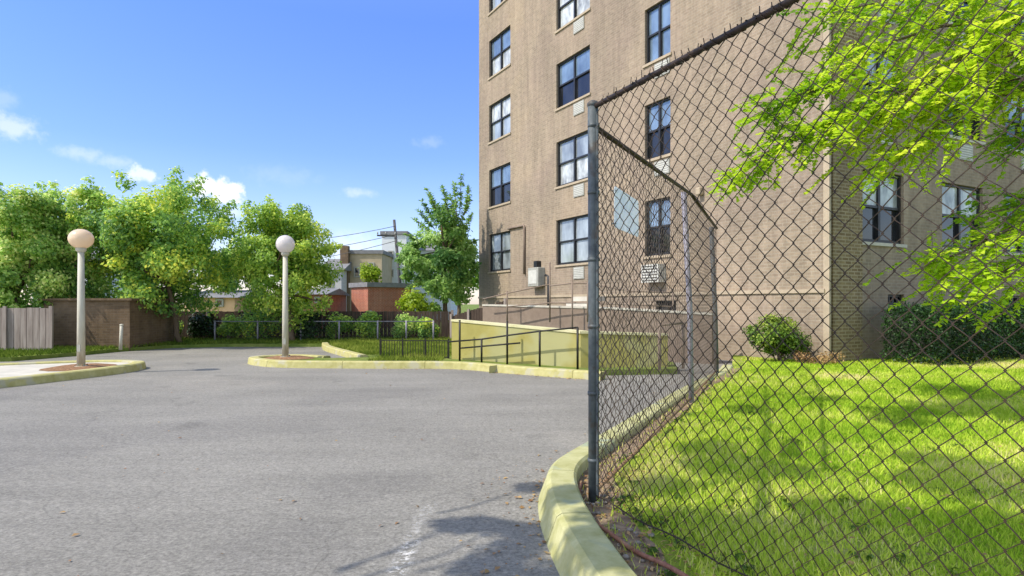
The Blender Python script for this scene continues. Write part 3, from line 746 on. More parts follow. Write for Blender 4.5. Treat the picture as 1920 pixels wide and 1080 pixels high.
def window(side, a, b, c, d, double, glu, gll):
    mp = mpl if side == 'L' else mpr
    fr, pn, sl_ = MB(), MB(), MB()
    def bar(M, u0, u1, z0, z1, d0, d1, mi=0):
        p, q = mp(u0, d0, z0), mp(u1, d1, z1); M.bx(min(p[0], q[0]), max(p[0], q[0]), min(p[1], q[1]), max(p[1], q[1]), z0, z1, mi)
    t = 0.055; D = REV-0.1
    bar(fr, a, a+t, c, d, D, REV-0.005); bar(fr, b-t, b, c, d, D, REV-0.005)
    bar(fr, a+t, b-t, d-t, d, D, REV-0.005); bar(fr, a+t, b-t, c, c+t, D, REV-0.005)
    zm = (c+d)/2+0.02
    cols = [(a+t, b-t)]
    if double:
        um = (a+b)/2; bar(fr, um-0.04, um+0.04, c+t, d-t, D+0.005, REV-0.005); cols = [(a+t, um-0.04), (um+0.04, b-t)]
    for u0, u1 in cols:
        if d-c > 0.8:
            bar(fr, u0, u1, zm-0.028, zm+0.028, D+0.015, REV-0.005)
            bar(pn, u0, u1, zm+0.028, d-t, REV-0.045, REV-0.03, 0); bar(pn, u0, u1, c+t, zm-0.028, REV-0.025, REV-0.01, 1)
            s = 0.022
            for uu in (u0, u1-s): bar(fr, uu, uu+s, c+t, zm-0.028, REV-0.05, REV-0.026)
            bar(fr, u0+s, u1-s, c+t, c+t+s*1.4, REV-0.05, REV-0.026)
        else:
            bar(pn, u0, u1, c+t, d-t, REV-0.03, REV-0.01, 1)
            bar(fr, (u0+u1)/2-.02, (u0+u1)/2+.02, c+t, d-t, D, REV-0.03)
    fo = fr.build('window', 'bronze', apt, True)
    pn.build('pane', [glu, gll], fo, True)
    if d-c > 0.8:
        bar(sl_, a-0.06, b+0.06, c-0.075, c-0.003, -0.045, REV-0.11); sl_.build('sill', 'stone' if side == 'L' else 'concrete', fo, True)
    return fo
def ac_sleeve(side, u, z, w_=0.62, h_=0.4, dp=0.03, white=False):
    mp = mpl if side == 'L' else mpr
    m = MB(); s = MB()
    p, q = mp(u-w_/2, -dp, z), mp(u+w_/2, 0.02, z)
    m.bx(min(p[0], q[0]), max(p[0], q[0]), min(p[1], q[1]), max(p[1], q[1]), z-h_/2, z+h_/2)
    o = m.build('air_conditioner' if white else 'vent_grille', 'ac_white' if white else 'ac_grey', apt, True)
    for k in range(6):
        zz = z-h_/2+0.05+k*(h_-0.1)/5
        p, q = mp(u-w_/2+.04, -dp-0.006, zz), mp(u+w_/2-.04, -dp+0.004, zz)
        s.bx(min(p[0], q[0]), max(p[0], q[0]), min(p[1], q[1]), max(p[1], q[1]), zz-0.012, zz+0.012)
    s.build('louvres', 'slot' if white else 'ac_white', o, True)
for i, (a, b, c, d) in enumerate(left_w):
    dbl = (b-a) > 1.05
    up = r.choice(['glass_light', 'glass_curtain', 'glass_light', 'glass_blue']); lo = r.choice(['glass_light', 'glass_light', 'glass_blue', 'glass_dark', 'glass_curtain'])
    if d-c < 0.8: up = lo = 'glass_dark'
    if i in (11, 12): up, lo = 'glass_blue', 'glass_dark' if i == 12 else 'glass_dark'
    if i == 13: up, lo = 'glass_blue', 'glass_blue'
    if i == 0 or i == 6: up, lo = 'glass_light', 'glass_light'
    window('L', a, b, c, d, dbl, up, lo)
    if d-c > 0.8 and i >= 6:
        ac_sleeve('L', (a*0.7+b*0.3), c-0.33) if not (i == 11) else ac_sleeve('L', (a+b)/2, c-0.52, 0.72, 0.5, 0.28, True)
for i, (a, b, c, d) in enumerate(right_w):
    lo = 'glass_dark'; up = 'glass_curtain' if i in (0, 4) else r.choice(['glass_light', 'glass_dark', 'glass_light'])
    if d-c < 0.8: up = lo
    window('R', a, b, c, d, True, up, lo)
    if d-c > 0.8 and i not in (0, 4): ac_sleeve('R', (a+b)/2+0.1, c-0.35)
# conduit, meter box and floodlight on the left facade
s0, s1 = s_of(985), s_of(955)
MB().tube([(-0.05, s1, 4.45), (-0.05, s0+0.05, 4.45), (-0.05, s0, 4.40), (-0.05, s0, 2.55)], 0.045, 8).build('conduit', 'mauve', apt, True)
s2 = s_of(1012)
mb = MB().bx(-0.30, 0.0, s2-0.38, s2+0.38, 2.05, 2.75).build('meter_box', 'ac_grey', apt, True, 0.02)
MB().bx(-0.315, -0.302, s2-0.3, s2+0.3, 2.15, 2.65).build('door', 'ac_white', mb, True)
MB().bx(-0.2, 0.0, s2-0.10, s2+0.12, 2.77, 3.0).build('junction_box', 'bronze', apt, True, 0.01)
s3 = s_of(1031)
MB().tube([(-0.06, s3, 0.2), (-0.06, s3, 2.4), (-0.06, s3+0.2, 2.45)], 0.05, 8).build('downpipe', 'bronze', apt, True)
s4 = s_of(1316)
fl_ = MB().bx(-0.16, 0.0, s4-0.08, s4+0.08, 4.22, 4.42).build('floodlight', 'stone', apt, True, 0.03)

# ------------------------------------------------------------------ ramp, stair platform and railings
A = Vector((-1.42, 15.06)); B = Vector((1.39, 12.95)); E = Vector((3.2, 13.15))
def wall_run(pts, zt_, th, z0, mat, cap=None, capt=0.05):
    m = MB(); cp = MB()
    for (p, q), (za, zb) in zip(zip(pts, pts[1:]), zip(zt_, zt_[1:])):
        d = (q-p).normalized(); nn = Vector((-d.y, d.x))*th
        vs = [(p.x, p.y, z0), (q.x, q.y, z0), (q.x+nn.x, q.y+nn.y, z0), (p.x+nn.x, p.y+nn.y, z0), (p.x, p.y, za), (q.x, q.y, zb), (q.x+nn.x, q.y+nn.y, zb), (p.x+nn.x, p.y+nn.y, za)]
        F6 = [(0, 3, 2, 1), (4, 5, 6, 7), (0, 1, 5, 4), (1, 2, 6, 5), (2, 3, 7, 6), (3, 0, 4, 7)]
        m.add(vs, F6)
        o = Vector((d.y, -d.x))*0.02; n2 = nn-o*2
        a, b = p+o, q+o
        cp.add([(a.x, a.y, za+.003), (b.x, b.y, zb+.003), (b.x+n2.x, b.y+n2.y, zb+.003), (a.x+n2.x, a.y+n2.y, za+.003), (a.x, a.y, za+capt), (b.x, b.y, zb+capt), (b.x+n2.x, b.y+n2.y, zb+capt), (a.x+n2.x, a.y+n2.y, za+capt)], F6)
    return m, cp
rw = empty('ramp_wall', (A.x, A.y, 0)); tag(rw, 'low olive yellow painted wall of the entrance ramp with a pale cap', 'wall')
m, cp = wall_run([A, B, E], [0.99, 0.80, 0.74], 0.25, 0.0, None)
m.build('wall', 'olive', rw); cp.build('cap', 'olive_cap', rw)
# second, brown ramp run nearer the building
A2 = at(905, 600, 19.5).to_2d(); B2 = at(1140, 610, 16.2).to_2d(); E2 = at(1335, 612, 14.9).to_2d()
rb = empty('ramp_wall', (A2.x, A2.y, 0)); tag(rb, 'brown concrete upper ramp wall behind the olive wall, below the facade', 'wall')
m, cp = wall_run([A2, B2, E2], [1.34, 1.27, 1.14], 0.3, 0.0, None)
m.build('wall', 'mauve', rb); cp.build('cap', 'concrete', rb)
# concrete steps at the landing
st = empty('entrance_steps', at(1075, 580, 18.4).to_2d().to_3d()); tag(st, 'pale concrete entrance steps below the second window column', 'steps')
c0 = at(1078, 580, 18.3)
for k in range(3):
    MB().box((c0.x+0.25*k*0.88, c0.y+0.25*k*0.475, 1.22+0.0+0.13*k/2+0.1*k), (0.32, 1.2, 0.13), BR).build('step', 'concrete', st)
MB().box((c0.x+0.25, c0.y+0.15, 0.57), (1.0, 1.15, 1.14), BR).build('base', 'mauve', st)
# black handrail in front of the olive wall
def railing(label, posts, rails, mat='black_metal', r_=0.019, group=None):
    o = empty('railing', posts[0][0]); tag(o, label, 'railing', group)
    for p, q in posts: MB().tube([p, q], r_*1.25, 8).build('post', mat, o)
    for pts in rails: MB().tube(pts, r_, 8).build('rail', mat, o)
    return o
def fr(px, ytop, off=0.3):                  # points just in front of the olive wall
    k = (px-960)/F
    d = (B-A); Aq = A+Vector((-0.6, -0.8))*off
    s = (Aq.x-k*Aq.y)/(k*d.y-d.x)
    p = Aq+d*s
    return Vector((p.x, p.y, 0.11)), Vector((p.x, p.y, CZ+(HZ-ytop)/F*p.y))
ps = [(862, 600), (903, 636), (951, 602), (1012, 621), (1083, 614)]
hp = [fr(x, y) for x, y in ps]
railing('black handrail with five posts standing before the olive ramp wall', hp,
        [[fr(840, 641)[1], fr(903, 636)[1], fr(951, 629)[1], fr(1012, 621)[1], fr(1083, 614)[1]], [fr(862, 653)[1], fr(975, 643)[1]]])
def bk(px, py, Y=17.0): return at(px, py, Y)
railing('brown railing with a tall post on the upper ramp below the facade',
        [(bk(951, 602, 18.2), bk(951, 546, 18.2)), (bk(1031, 604, 17.2), bk(1031, 492, 17.2)), (bk(1073, 640, 16.6), bk(1073, 515, 16.6)), (bk(1102, 604, 16.4), bk(1102, 530, 16.4)), (bk(1180, 604, 16.0), bk(1180, 545, 16.0)), (bk(1262, 608, 15.4), bk(1262, 548, 15.4))],
        [[bk(905, 561, 19), bk(951, 550, 18.2), bk(1031, 533, 17.2)], [bk(1031, 536, 17.2), bk(1073, 531, 16.6), bk(1102, 531, 16.4), bk(1180, 546, 16), bk(1262, 549, 15.4)], [bk(951, 575, 18.2), bk(1031, 568, 17.2), bk(1102, 568, 16.4), bk(1262, 575, 15.4)]], 'mauve', 0.018)
railing('grey pole railing at the right end of the olive ramp wall', [(Vector((2.9, 12.6, 0.1)), Vector((2.9, 12.6, 1.0))), (Vector((3.45, 12.9, 0.1)), Vector((3.45, 12.9, 1.05)))], [[Vector((2.9, 12.6, 0.98)), Vector((3.45, 12.9, 1.02))]], 'mauve', 0.025)
# dark picket railing on the verge left of the ramp wall
pk = empty('picket_railing', (-2.9, 15.2, 0.11)); tag(pk, 'thin dark picket railing on the grass left of the olive wall', 'railing')
a, b = Vector((-3.15, 15.3)), Vector((-1.5, 15.15))
for i, t in enumerate((0.0, 0.33, 0.66, 1.0)):
    p = a+(b-a)*t; MB().box((p.x, p.y, 0.33), (0.035, 0.035, 0.5)).build('post', 'black_metal', pk)
m = MB()
for i in range(26):
    p = a+(b-a)*(i+0.5)/26; m.box((p.x, p.y, 0.32), (0.012, 0.012, 0.4))
m.build('pickets', 'black_metal', pk)
for z in (0.14, 0.53):
    p = (a+b)/2; MB().box((p.x, p.y, z), ((b-a).length, 0.02, 0.02), math.atan2(b.y-a.y, b.x-a.x)).build('rail', 'black_metal', pk)

# ------------------------------------------------------------------ lamps
def globe_mat(name, col, sub=0.25):
    m, nt, out = new_mat(name)
    co = N(nt, 'ShaderNodeTexCoord').outputs['Object']
    c = ramp(nt, noise(nt, co, 3, 3), [(0.35, tuple(v*0.93 for v in col)), (0.65, col)])
    p = principled(nt, out, c, 0.25, 0.5)
    t = N(nt, 'ShaderNodeBsdfTranslucent'); nt.links.new(c, t.inputs[0])
    mx = N(nt, 'ShaderNodeMixShader'); mx.inputs[0].default_value = 0.4
    nt.links.new(p.outputs[0], mx.inputs[1]); nt.links.new(t.outputs[0], mx.inputs[2]); nt.links.new(mx.outputs[0], out.inputs[0])
    return m
MAT['globe_w'] = globe_mat('white_globe', (0.80, 0.76, 0.76))
MAT['globe_p'] = globe_mat('peach_globe', (0.90, 0.74, 0.56))
def lamp(px, pyb, pyc, globe, label, rr=0.215, squash=1.0):
    b = gnd(px, pyb, 0.13); zc = CZ+(HZ-pyc)/F*b.y
    o = empty('lamp_post', (b.x, b.y, 0.13)); tag(o, label, 'lamp post', 'globe lamp posts in the parking lot islands')
    MB().tube([(b.x, b.y, 0.13), (b.x, b.y, 1.2), (b.x, b.y, zc-rr*squash-0.05)], [0.075, 0.068, 0.055], 16).build('pole', 'post_paint', o)
    MB().tube([(b.x, b.y, 0.12), (b.x, b.y, 0.165)], [0.13, 0.12], 16).build('base_plate', 'post_paint', o)
    MB().tube([(b.x, b.y, zc-rr*squash-0.07), (b.x, b.y, zc-rr*squash-0.03), (b.x, b.y, zc-rr*squash+0.03)], [0.06, 0.095, 0.095], 16).build('collar', 'post_paint', o)
    for k in range(4):
        a = PI/4+k*PI/2; MB().tube([(b.x+.105*math.cos(a), b.y+.105*math.sin(a), 0.15), (b.x+.105*math.cos(a), b.y+.105*math.sin(a), 0.195)], 0.014, 6).build('anchor_bolt', 'rust', o)
    MB().box((b.x, b.y-0.073, 0.52), (0.07, 0.012, 0.14)).build('access_cover', 'ac_grey', o)
    g = MB().sphere((b.x, b.y, zc), rr, 28, 18, 0, (1, 1, squash)).build('globe', globe, o)
lamp(535, 671, 458, 'globe_w', 'cream lamp post with a round white globe on the right island')
lamp(152, 689, 448, 'globe_p', 'cream lamp post with a peach tinted globe on the left island', 0.225, 0.88)
b = at(226, 655, 18.2)
mp_ = empty('marker_post', (b.x, b.y, 0.1)); tag(mp_, 'short white marker post leaning at the edge of the back grass', 'post')
MB().tube([(b.x, b.y, 0.1), (b.x+0.03, b.y, 0.8)], 0.045, 10).build('shaft', 'post_paint', mp_)
MB().sphere((b.x+0.03, b.y, 0.8), 0.055, 12, 8, 0, (1, 1, 0.6)).build('cap', 'post_paint', mp_)

# ------------------------------------------------------------------ back fences
def board_fence(name, label, a, b, z0, z1, mat, bw=0.14, post_every=2.2, mat2=None, cat='fence', slope=None):
    a, b = Vector(a), Vector(b); L = (b-a).length; d = (b-a)/L; ang = math.atan2(d.y, d.x)
    o = empty(name, (a.x, a.y, z0)); tag(o, label, cat)
    m = MB(); n = int(L/bw); rr = random.Random(len(label))
    for i in range(n):
        p = a+d*(i+0.5)*L/n; top = z1+(slope(i/n) if slope else 0)+0.02*rr.random()
        m.box((p.x, p.y, (z0+top)/2), (L/n-0.012, 0.025, top-z0), ang)
    m.build('boards', mat, o)
    nr = Vector((-d.y, d.x))*0.05
    k = max(1, int(L/post_every))
    for i in range(k+1):
        p = a+d*L*i/k-nr; top = z1+(slope(i/k) if slope else 0)
        MB().box((p.x, p.y, (z0+top)/2+0.03), (0.09, 0.06, top-z0+0.06), ang).build('post', mat2 or mat, o)
    return o
board_fence('wood_fence', 'long dark brown board fence along the back of the lot', (-14.2, 23.6), (-2.2, 23.6), 0.08, 1.12, 'wood_dark', mat2='wood_grey', post_every=2.6)
board_fence('wood_fence', 'grey vertical board fence at the far left under the trees', (-19, 17.6), (-12.75, 17.75), 0.08, 1.28, 'wood_grey', 0.17, post_every=1.1)
board_fence('wood_fence', 'short brown fence stepping up towards the building corner', (-2.15, 23.0), (-0.2, 21.6), 0.08, 0.98, 'wood_dark', slope=lambda t: 0.55*t, post_every=0.7, mat2='wood_grey')
bw_ = empty('brick_wall', (-13.0, 18.6, 0)); tag(bw_, 'brown brick shed wall behind the left lamp post', 'wall')
MB().bx(-13.9, -11.35, 19.0, 21.5, 0.0, 1.5).build('wall', 'brown_brick', bw_)
MB().bx(-14.0, -11.25, 18.92, 21.6, 1.503, 1.57).build('coping', 'brown_brick', bw_)
# low wire fence in front of the dark boards
wf = empty('wire_fence', (-9, 22.4, 0.08)); tag(wf, 'low grey wire fence with steel posts in front of the dark boards', 'fence')
for x in (-10.4, -8.9, -7.4, -6.05, -4.7, -3.7, -2.75):
    MB().tube([(x, 22.4, 0.08), (x, 22.4, 0.82)], 0.03, 8).build('post', 'lilac_steel', wf)
MB().tube([(-10.4, 22.4, 0.79), (-2.75, 22.4, 0.79)], 0.016, 6).build('top_rail', 'lilac_steel', wf)
chain_link((-10.4, 22.4), (-2.75, 22.4), lambda s: 0.12, lambda s: 0.78, 0.13, 0.13, 0.003, False).build('wire_mesh', 'galv', wf)

# ------------------------------------------------------------------ trees and shrubs
def limb(m, a, b, r0, r1, rr, wob=0.08, n=6):
    a, b = Vector(a), Vector(b); L = (b-a).length; pts, rs = [], []
    for i in range(n+1):
        t = i/n; p = a.lerp(b, t)
        if 0 < i < n: p += Vector((rr.gauss(0, wob*L*.3), rr.gauss(0, wob*L*.3), rr.gauss(0, wob*L*.15)))
        pts.append(p); rs.append(r0+(r1-r0)*t)
    m.tube(pts, rs, 7, True); return pts
def tree(name, label, base, ctr, rad, nclump, nleaf, leaf, mat, seed, trunk_r=0.09, shoots=8, cr=(0.24, 0.42), tspread=0.17, up=0.5, group=None, extra=()):
    rr = random.Random(seed); g = np.random.default_rng(seed)
    o = empty(name, base); tag(o, label, 'tree', group)
    ctr = Vector(ctr); cs, rds, tts = [], [], []
    for i in range(nclump):
        d = Vector((rr.gauss(0, 1), rr.gauss(0, 1), rr.gauss(0, 1))).normalized()
        k = 0.3+0.58*rr.random()**0.55
        lob = 1+0.18*math.sin(3*math.atan2(d.y, d.x)+seed)+0.12*math.sin(5*d.z+seed)
        cs.append(ctr+Vector((d.x*rad[0], d.y*rad[1], d.z*rad[2]))*k*lob)
        rds.append((cr[0]+(cr[1]-cr[0])*rr.random())*(rad[0]+rad[2])/2)
        tts.append(min(.95, max(.05, 0.45+rr.gauss(0, tspread))))
    for i in range(shoots):
        a = rr.random()*2*PI; e = 0.15+1.2*rr.random()
        d = Vector((math.cos(a)*math.cos(e), math.sin(a)*math.cos(e), math.sin(e)))
        for q in (0.92, 1.06):
            cs.append(ctr+Vector((d.x*rad[0], d.y*rad[1], d.z*rad[2]))*q); rds.append(0.11*(rad[0]+rad[2])/2*(1.2 if q < 1 else 0.8)); tts.append(0.4+0.3*rr.random())
    for c, q, t in extra: cs.append(Vector(c)); rds.append(q); tts.append(t)
    w_ = np.array([q**2 for q in rds]); cnt = np.maximum(12, (nleaf*w_/w_.sum())).astype(int)
    V, T = leaf_cloud(g, cs, rds, cnt, leaf, 0.6, tts, up, ctr)
    np_mesh('crown', V, 4, mat, o, T)
    m = MB(); fork = Vector(base).lerp(ctr, 0.62); fork.z = max(base[2]+0.3, ctr.z-rad[2]*0.55)
    limb(m, base, fork, trunk_r, trunk_r*0.72, rr, 0.05)
    for i in range(14):
        c = cs[rr.randrange(nclump)]; mid = limb(m, fork, fork.lerp(c, 0.9), trunk_r*0.5, trunk_r*0.14, rr, 0.1)
    limb(m, fork, ctr+Vector((0, 0, rad[2]*0.7)), trunk_r*0.68, trunk_r*0.12, rr, 0.05)
    m.build('trunk', 'bark', o)
    return o
GT = 'trees along the back of the parking lot'
def crown_at(px0, px1, pyt, pyb, Y):
    c = at((px0+px1)/2, (pyt+pyb)/2, Y); return c, ((px1-px0)/2/F*Y, (px1-px0)/2/F*Y*0.85, (pyb-pyt)/2/F*Y)
c, rd = crown_at(156, 448, 326, 598, 21.0)
tree('broadleaf_tree', 'largest round green tree, trunk bare below, between the two lamp posts', (at(338, 650, 21).x, 21, 0.09), c, rd, 150, 44000, 0.115, 'leaf_b', 5, 0.1, 16, cr=(0.12, 0.26), group=GT)
c, rd = crown_at(420, 632, 372, 604, 22.0)
tree('broadleaf_tree', 'olive green round tree right behind the white globe lamp', (at(548, 645, 22).x, 22, 0.09), c, rd, 125, 34000, 0.11, 'leaf_c', 12, 0.13, 14, cr=(0.13, 0.27), group=GT)
c, rd = crown_at(-90, 140, 345, 622, 19.5)
tree('broadleaf_tree', 'pale green tree at the left edge behind the grey board fence', (at(30, 650, 19.5).x, 19.5, 0.09), c, rd, 120, 34000, 0.115, 'leaf_a', 23, 0.1, 14, cr=(0.12, 0.26), group=GT)
c, rd = crown_at(52, 205, 330, 608, 20.5)
tree('broadleaf_tree', 'narrow pointed tree rising behind the peach globe lamp', (at(128, 650, 20.5).x, 20.5, 0.09), c, rd, 100, 24000, 0.11, 'leaf_a', 31, 0.09, 10, cr=(0.12, 0.24), group=GT)
# blue-green tree with feathery shoots by the building
rr = random.Random(77); g = np.random.default_rng(77)
tb = Vector((at(838, 640, 27).x, 27, 0.0)); c, rd = crown_at(742, 914, 372, 606, 27.0)
ft = empty('feathery_tree', tb); tag(ft, 'blue green tree with feathery shoots beside the building corner', 'tree')
cs, rds, tts = [], [], []
for i in range(44):
    d = Vector((rr.gauss(0, 1), rr.gauss(0, 1), rr.gauss(0, 1))).normalized(); k = 0.4+0.5*rr.random(); d.x *= 1.0-0.45*max(0, d.z)
    cs.append(c+Vector((d.x*rd[0], d.y*rd[1], d.z*rd[2]))*k); rds.append(0.26+0.3*rr.random()); tts.append(0.45+rr.gauss(0, .2))
cnt = [290]*len(cs)
V, T = leaf_cloud(g, cs, rds, cnt, 0.17, 0.5, tts, 0.4, c)
Ps, Ds, Ts = [], [], []
mt = MB()
shoots = [((790, 375), (815, 420)), ((805, 362), (822, 410)), ((865, 325), (862, 400)), ((830, 350), (840, 400)), ((785, 395), (815, 430)), ((845, 365), (850, 410)), ((762, 438), (800, 465)), ((880, 372), (868, 405)), ((775, 410), (812, 440)), ((770, 470), (800, 485)), ((820, 385), (835, 430)), ((880, 350), (872, 400)), ((765, 540), (800, 520)), ((752, 505), (795, 500)), ((748, 455), (790, 480)), ((800, 352), (826, 415)), ((885, 400), (868, 440)), ((852, 345), (856, 405)), ((892, 450), (870, 470)), ((890, 510), (868, 520)), ((758, 560), (800, 550))]
for (tx, ty), (bx_, by_) in shoots:
    p0 = at(bx_, by_, 27+rr.gauss(0, .5)); p1 = at(tx, ty, 27+rr.gauss(0, .9)); ax = p1-p0
    mt.tube([p0, p0.lerp(p1, .5)+Vector((0, 0, .06)), p1], [0.02, 0.014, 0.006], 5)
    for j in range(120):
        t = 0.1+0.9*rr.random(); p = p0.lerp(p1, t); sd = Vector((rr.gauss(0, 1), rr.gauss(0, 1), rr.gauss(0, .5)-0.2)).normalized()
        Ps.append(p); Ds.append(sd+ax.normalized()*0.5); Ts.append(min(1, max(0, 0.4+rr.gauss(0, .2))))
P = np.array(Ps); D = np.array(Ds); Nn = nrm(g.normal(size=P.shape)*0.4+np.array([0, 0, 1])); L = 0.13+0.12*g.random(len(P))
V = np.concatenate([V, leaf_quads(P, D, Nn, L, L*0.38)]); T = np.concatenate([T, Ts])
np_mesh('crown', V, 4, 'leaf_d', ft, T)
limb(mt, tb, c+Vector((0, 0, rd[2]*0.8)), 0.12, 0.03, rr, 0.03)
for i in range(12): limb(mt, tb.lerp(c, 0.75+0.4*rr.random()), cs[i], 0.035, 0.01, rr)
mt.build('trunk', 'bark', ft)

def shrub(name, label, px0, px1, pyt, pyb, Y, mat, seed, n=1600, leaf=0.1, zb=0.08, group=None, depth=0.8):
    rr = random.Random(seed); g = np.random.default_rng(seed)
    c, rd = crown_at(px0, px1, pyt, pyb, Y)
    o = empty(name, (c.x, Y, zb)); tag(o, label, 'shrub', group)
    cs, rds, tts = [], [], []
    for i in range(12):
        d = Vector((rr.gauss(0, 1), rr.gauss(0, 1), rr.gauss(0, 1))).normalized()
        cs.append(c+Vector((d.x*rd[0], d.y*rd[0]*depth, d.z*rd[2]))*(0.35+.35*rr.random())); rds.append((rd[0]*.45, rd[0]*.45*depth, rd[2]*.45)); tts.append(0.45+rr.gauss(0, .2))
    V, T = leaf_cloud(g, cs, rds, [n//12]*12, leaf, 0.6, tts, 0.5, c)
    np_mesh('foliage', V, 4, mat, o, T)
    m = MB()
    for i in range(4): limb(m, (c.x+rr.gauss(0, .06), Y+rr.gauss(0, .06), zb), cs[i], 0.025, 0.008, rr)
    m.build('stems', 'bark', o)
    return o
GS = 'shrubs along the back fence'
for i, a in enumerate((
    ('dark leafy shrub right of the white marker post, against the boards', 236, 312, 582, 644, 22.9, 'leaf_yew'),
    ('low dark green shrub left of the largest tree trunk', 296, 348, 586, 644, 23.0, 'leaf_b'),
    ('dark ivy clump on the board fence behind the bare trunk', 345, 415, 578, 644, 23.2, 'leaf_yew'),
    ('low olive shrub at the fence midway between the two middle trunks', 402, 458, 588, 644, 23.0, 'leaf_c'),
    ('small green shrub left of the white globe lamp pole', 440, 535, 566, 644, 23.0, 'leaf_b'),
    ('dense dark shrub just right of the white globe lamp pole', 540, 618, 578, 645, 22.8, 'leaf_yew'),
    ('olive climbing shrub on the dark fence, right of the dense dark shrub', 604, 666, 580, 644, 23.1, 'leaf_c'),
    ('yellowish shrub on the fence below the red brick house', 664, 728, 576, 644, 23.1, 'leaf_c'),
    ('pale green shrub under the lime bush, at the back fence', 722, 794, 582, 642, 23.0, 'leaf_a'),
    ('green shrub at the foot of the feathery tree', 778, 826, 590, 642, 22.8, 'leaf_b'))):
    shrub('shrub', a[0], *a[1:7], seed=100+i, group=GS)
shrub('lime_bush', 'bright lime green bush in front of the feathery tree', 735, 815, 540, 600, 25.0, 'leaf_lime', 140, 1600, 0.12)
shrub('lime_bush', 'rounded yellow green treetop in front of the tan house', 672, 722, 484, 534, 40.0, 'leaf_lime', 141, 1500, 0.16, 0.0)
shrub('lime_bush', 'yellow green bush right of the white globe lamp, above the fence', 548, 585, 540, 592, 25.0, 'leaf_lime', 142, 1100, 0.11)
# bush at the corner of the building
rr = random.Random(9); g = np.random.default_rng(9)
bc = Vector((5.72, 13.75, 0.72)); bo = empty('bush', (bc.x, bc.y, 0.15)); tag(bo, 'rounded green bush against the tan wall left of the building corner', 'bush')
cs, rds, tts = [], [], []
for i in range(42):
    d = Vector((rr.gauss(0, 1), rr.gauss(0, 1), rr.gauss(0.25, 1))).normalized()
    cs.append(bc+Vector((d.x*0.62, d.y*0.5, d.z*0.42))*(0.6+.35*rr.random())+Vector((0, 0, 0.02))); rds.append(0.17+.09*rr.random()); tts.append(0.35+0.35*max(0, d.z)+rr.gauss(0, .12))
V, T = leaf_cloud(g, cs, rds, [150]*42, 0.062, 0.6, tts, 0.5, bc)
np_mesh('foliage', V, 4, 'leaf_bush', bo, T)
m = MB()
for i in range(7): limb(m, (bc.x+rr.gauss(0, .06), bc.y+rr.gauss(0, .06), 0.12), cs[i], 0.02, 0.007, rr)
m.build('stems', 'bark', bo)
# dry brown growth at its right foot
do = empty('dry_shrub', (6.15, 13.25, 0.15)); tag(do, 'low dry brown shrub at the foot of the building corner', 'shrub')
cs = [(6.0+.16*i, 13.3-0.05*i+rr.gauss(0, .08), 0.24+.08*rr.random()) for i in range(5)]
V, T = leaf_cloud(g, cs, [0.17]*5, [130]*5, 0.055, 0.5, [0.3+.12*i for i in range(5)], 0.4)
np_mesh('foliage', V, 4, 'leaf_dry', do, T)
m = MB()
for i in range(5): limb(m, (6.15, 13.25, 0.12), cs[i], 0.012, 0.004, rr)
m.build('stems', 'bark', do)
# clipped dark hedge along the right facade
g = np.random.default_rng(15); ho = empty('hedge', (9.2, 13.9, 0.15)); tag(ho, 'dark green clipped hedge along the shaded brick facade', 'hedge')
h0 = Vector((CX, CY))+ux*1.2-uy*0.95; hl = 7.4
nL = 30000; a = g.random(nL)*hl; face = g.random(nL)
dep = np.where(face < .35, -0.55+0.08*g.normal(size=nL), (g.random(nL)-.5)*1.1); hz = np.where((face >= .35) & (face < .65), 1.20+0.05*g.normal(size=nL), 0.1+1.1*g.random(nL))
endm = face > 0.93; a = np.where(endm, 0.05*g.normal(size=nL), a)
bmp = 0.14*(vnoise(a*2.2, hz*2.2, 21)-.5)*2
dep -= np.where(face < .35, bmp, 0); hz += np.where((face >= .35) & (face < .65), 0.13*(vnoise(a*2.5, dep*3, 22)-.5)*2, 0)
PX = h0.x+ux.x*a+uy.x*dep; PY = h0.y+ux.y*a+uy.y*dep; P = np.stack([PX, PY, 0.1+hz], 1)
Nn = nrm(g.normal(size=P.shape)*0.6+np.array([-uy.x*.5, -uy.y*.5, 0.6])); D = g.normal(size=P.shape); L = 0.045+0.04*g.random(nL)
np_mesh('foliage', leaf_quads(P, D, Nn, L, L*0.5), 4, 'leaf_yew', ho, np.clip(0.25+0.75*vnoise(a*5, hz*5, 23)*0.8+0.2*g.normal(size=nL), 0, 1))
m = MB(); rr = random.Random(2)
for i in range(14):
    q = h0+ux*(0.3+0.5*i); limb(m, (q.x, q.y, 0.1), (q.x+rr.gauss(0, .15), q.y+rr.gauss(0, .15), 1.1), 0.03, 0.01, rr)
m.build('stems', 'bark', ho)

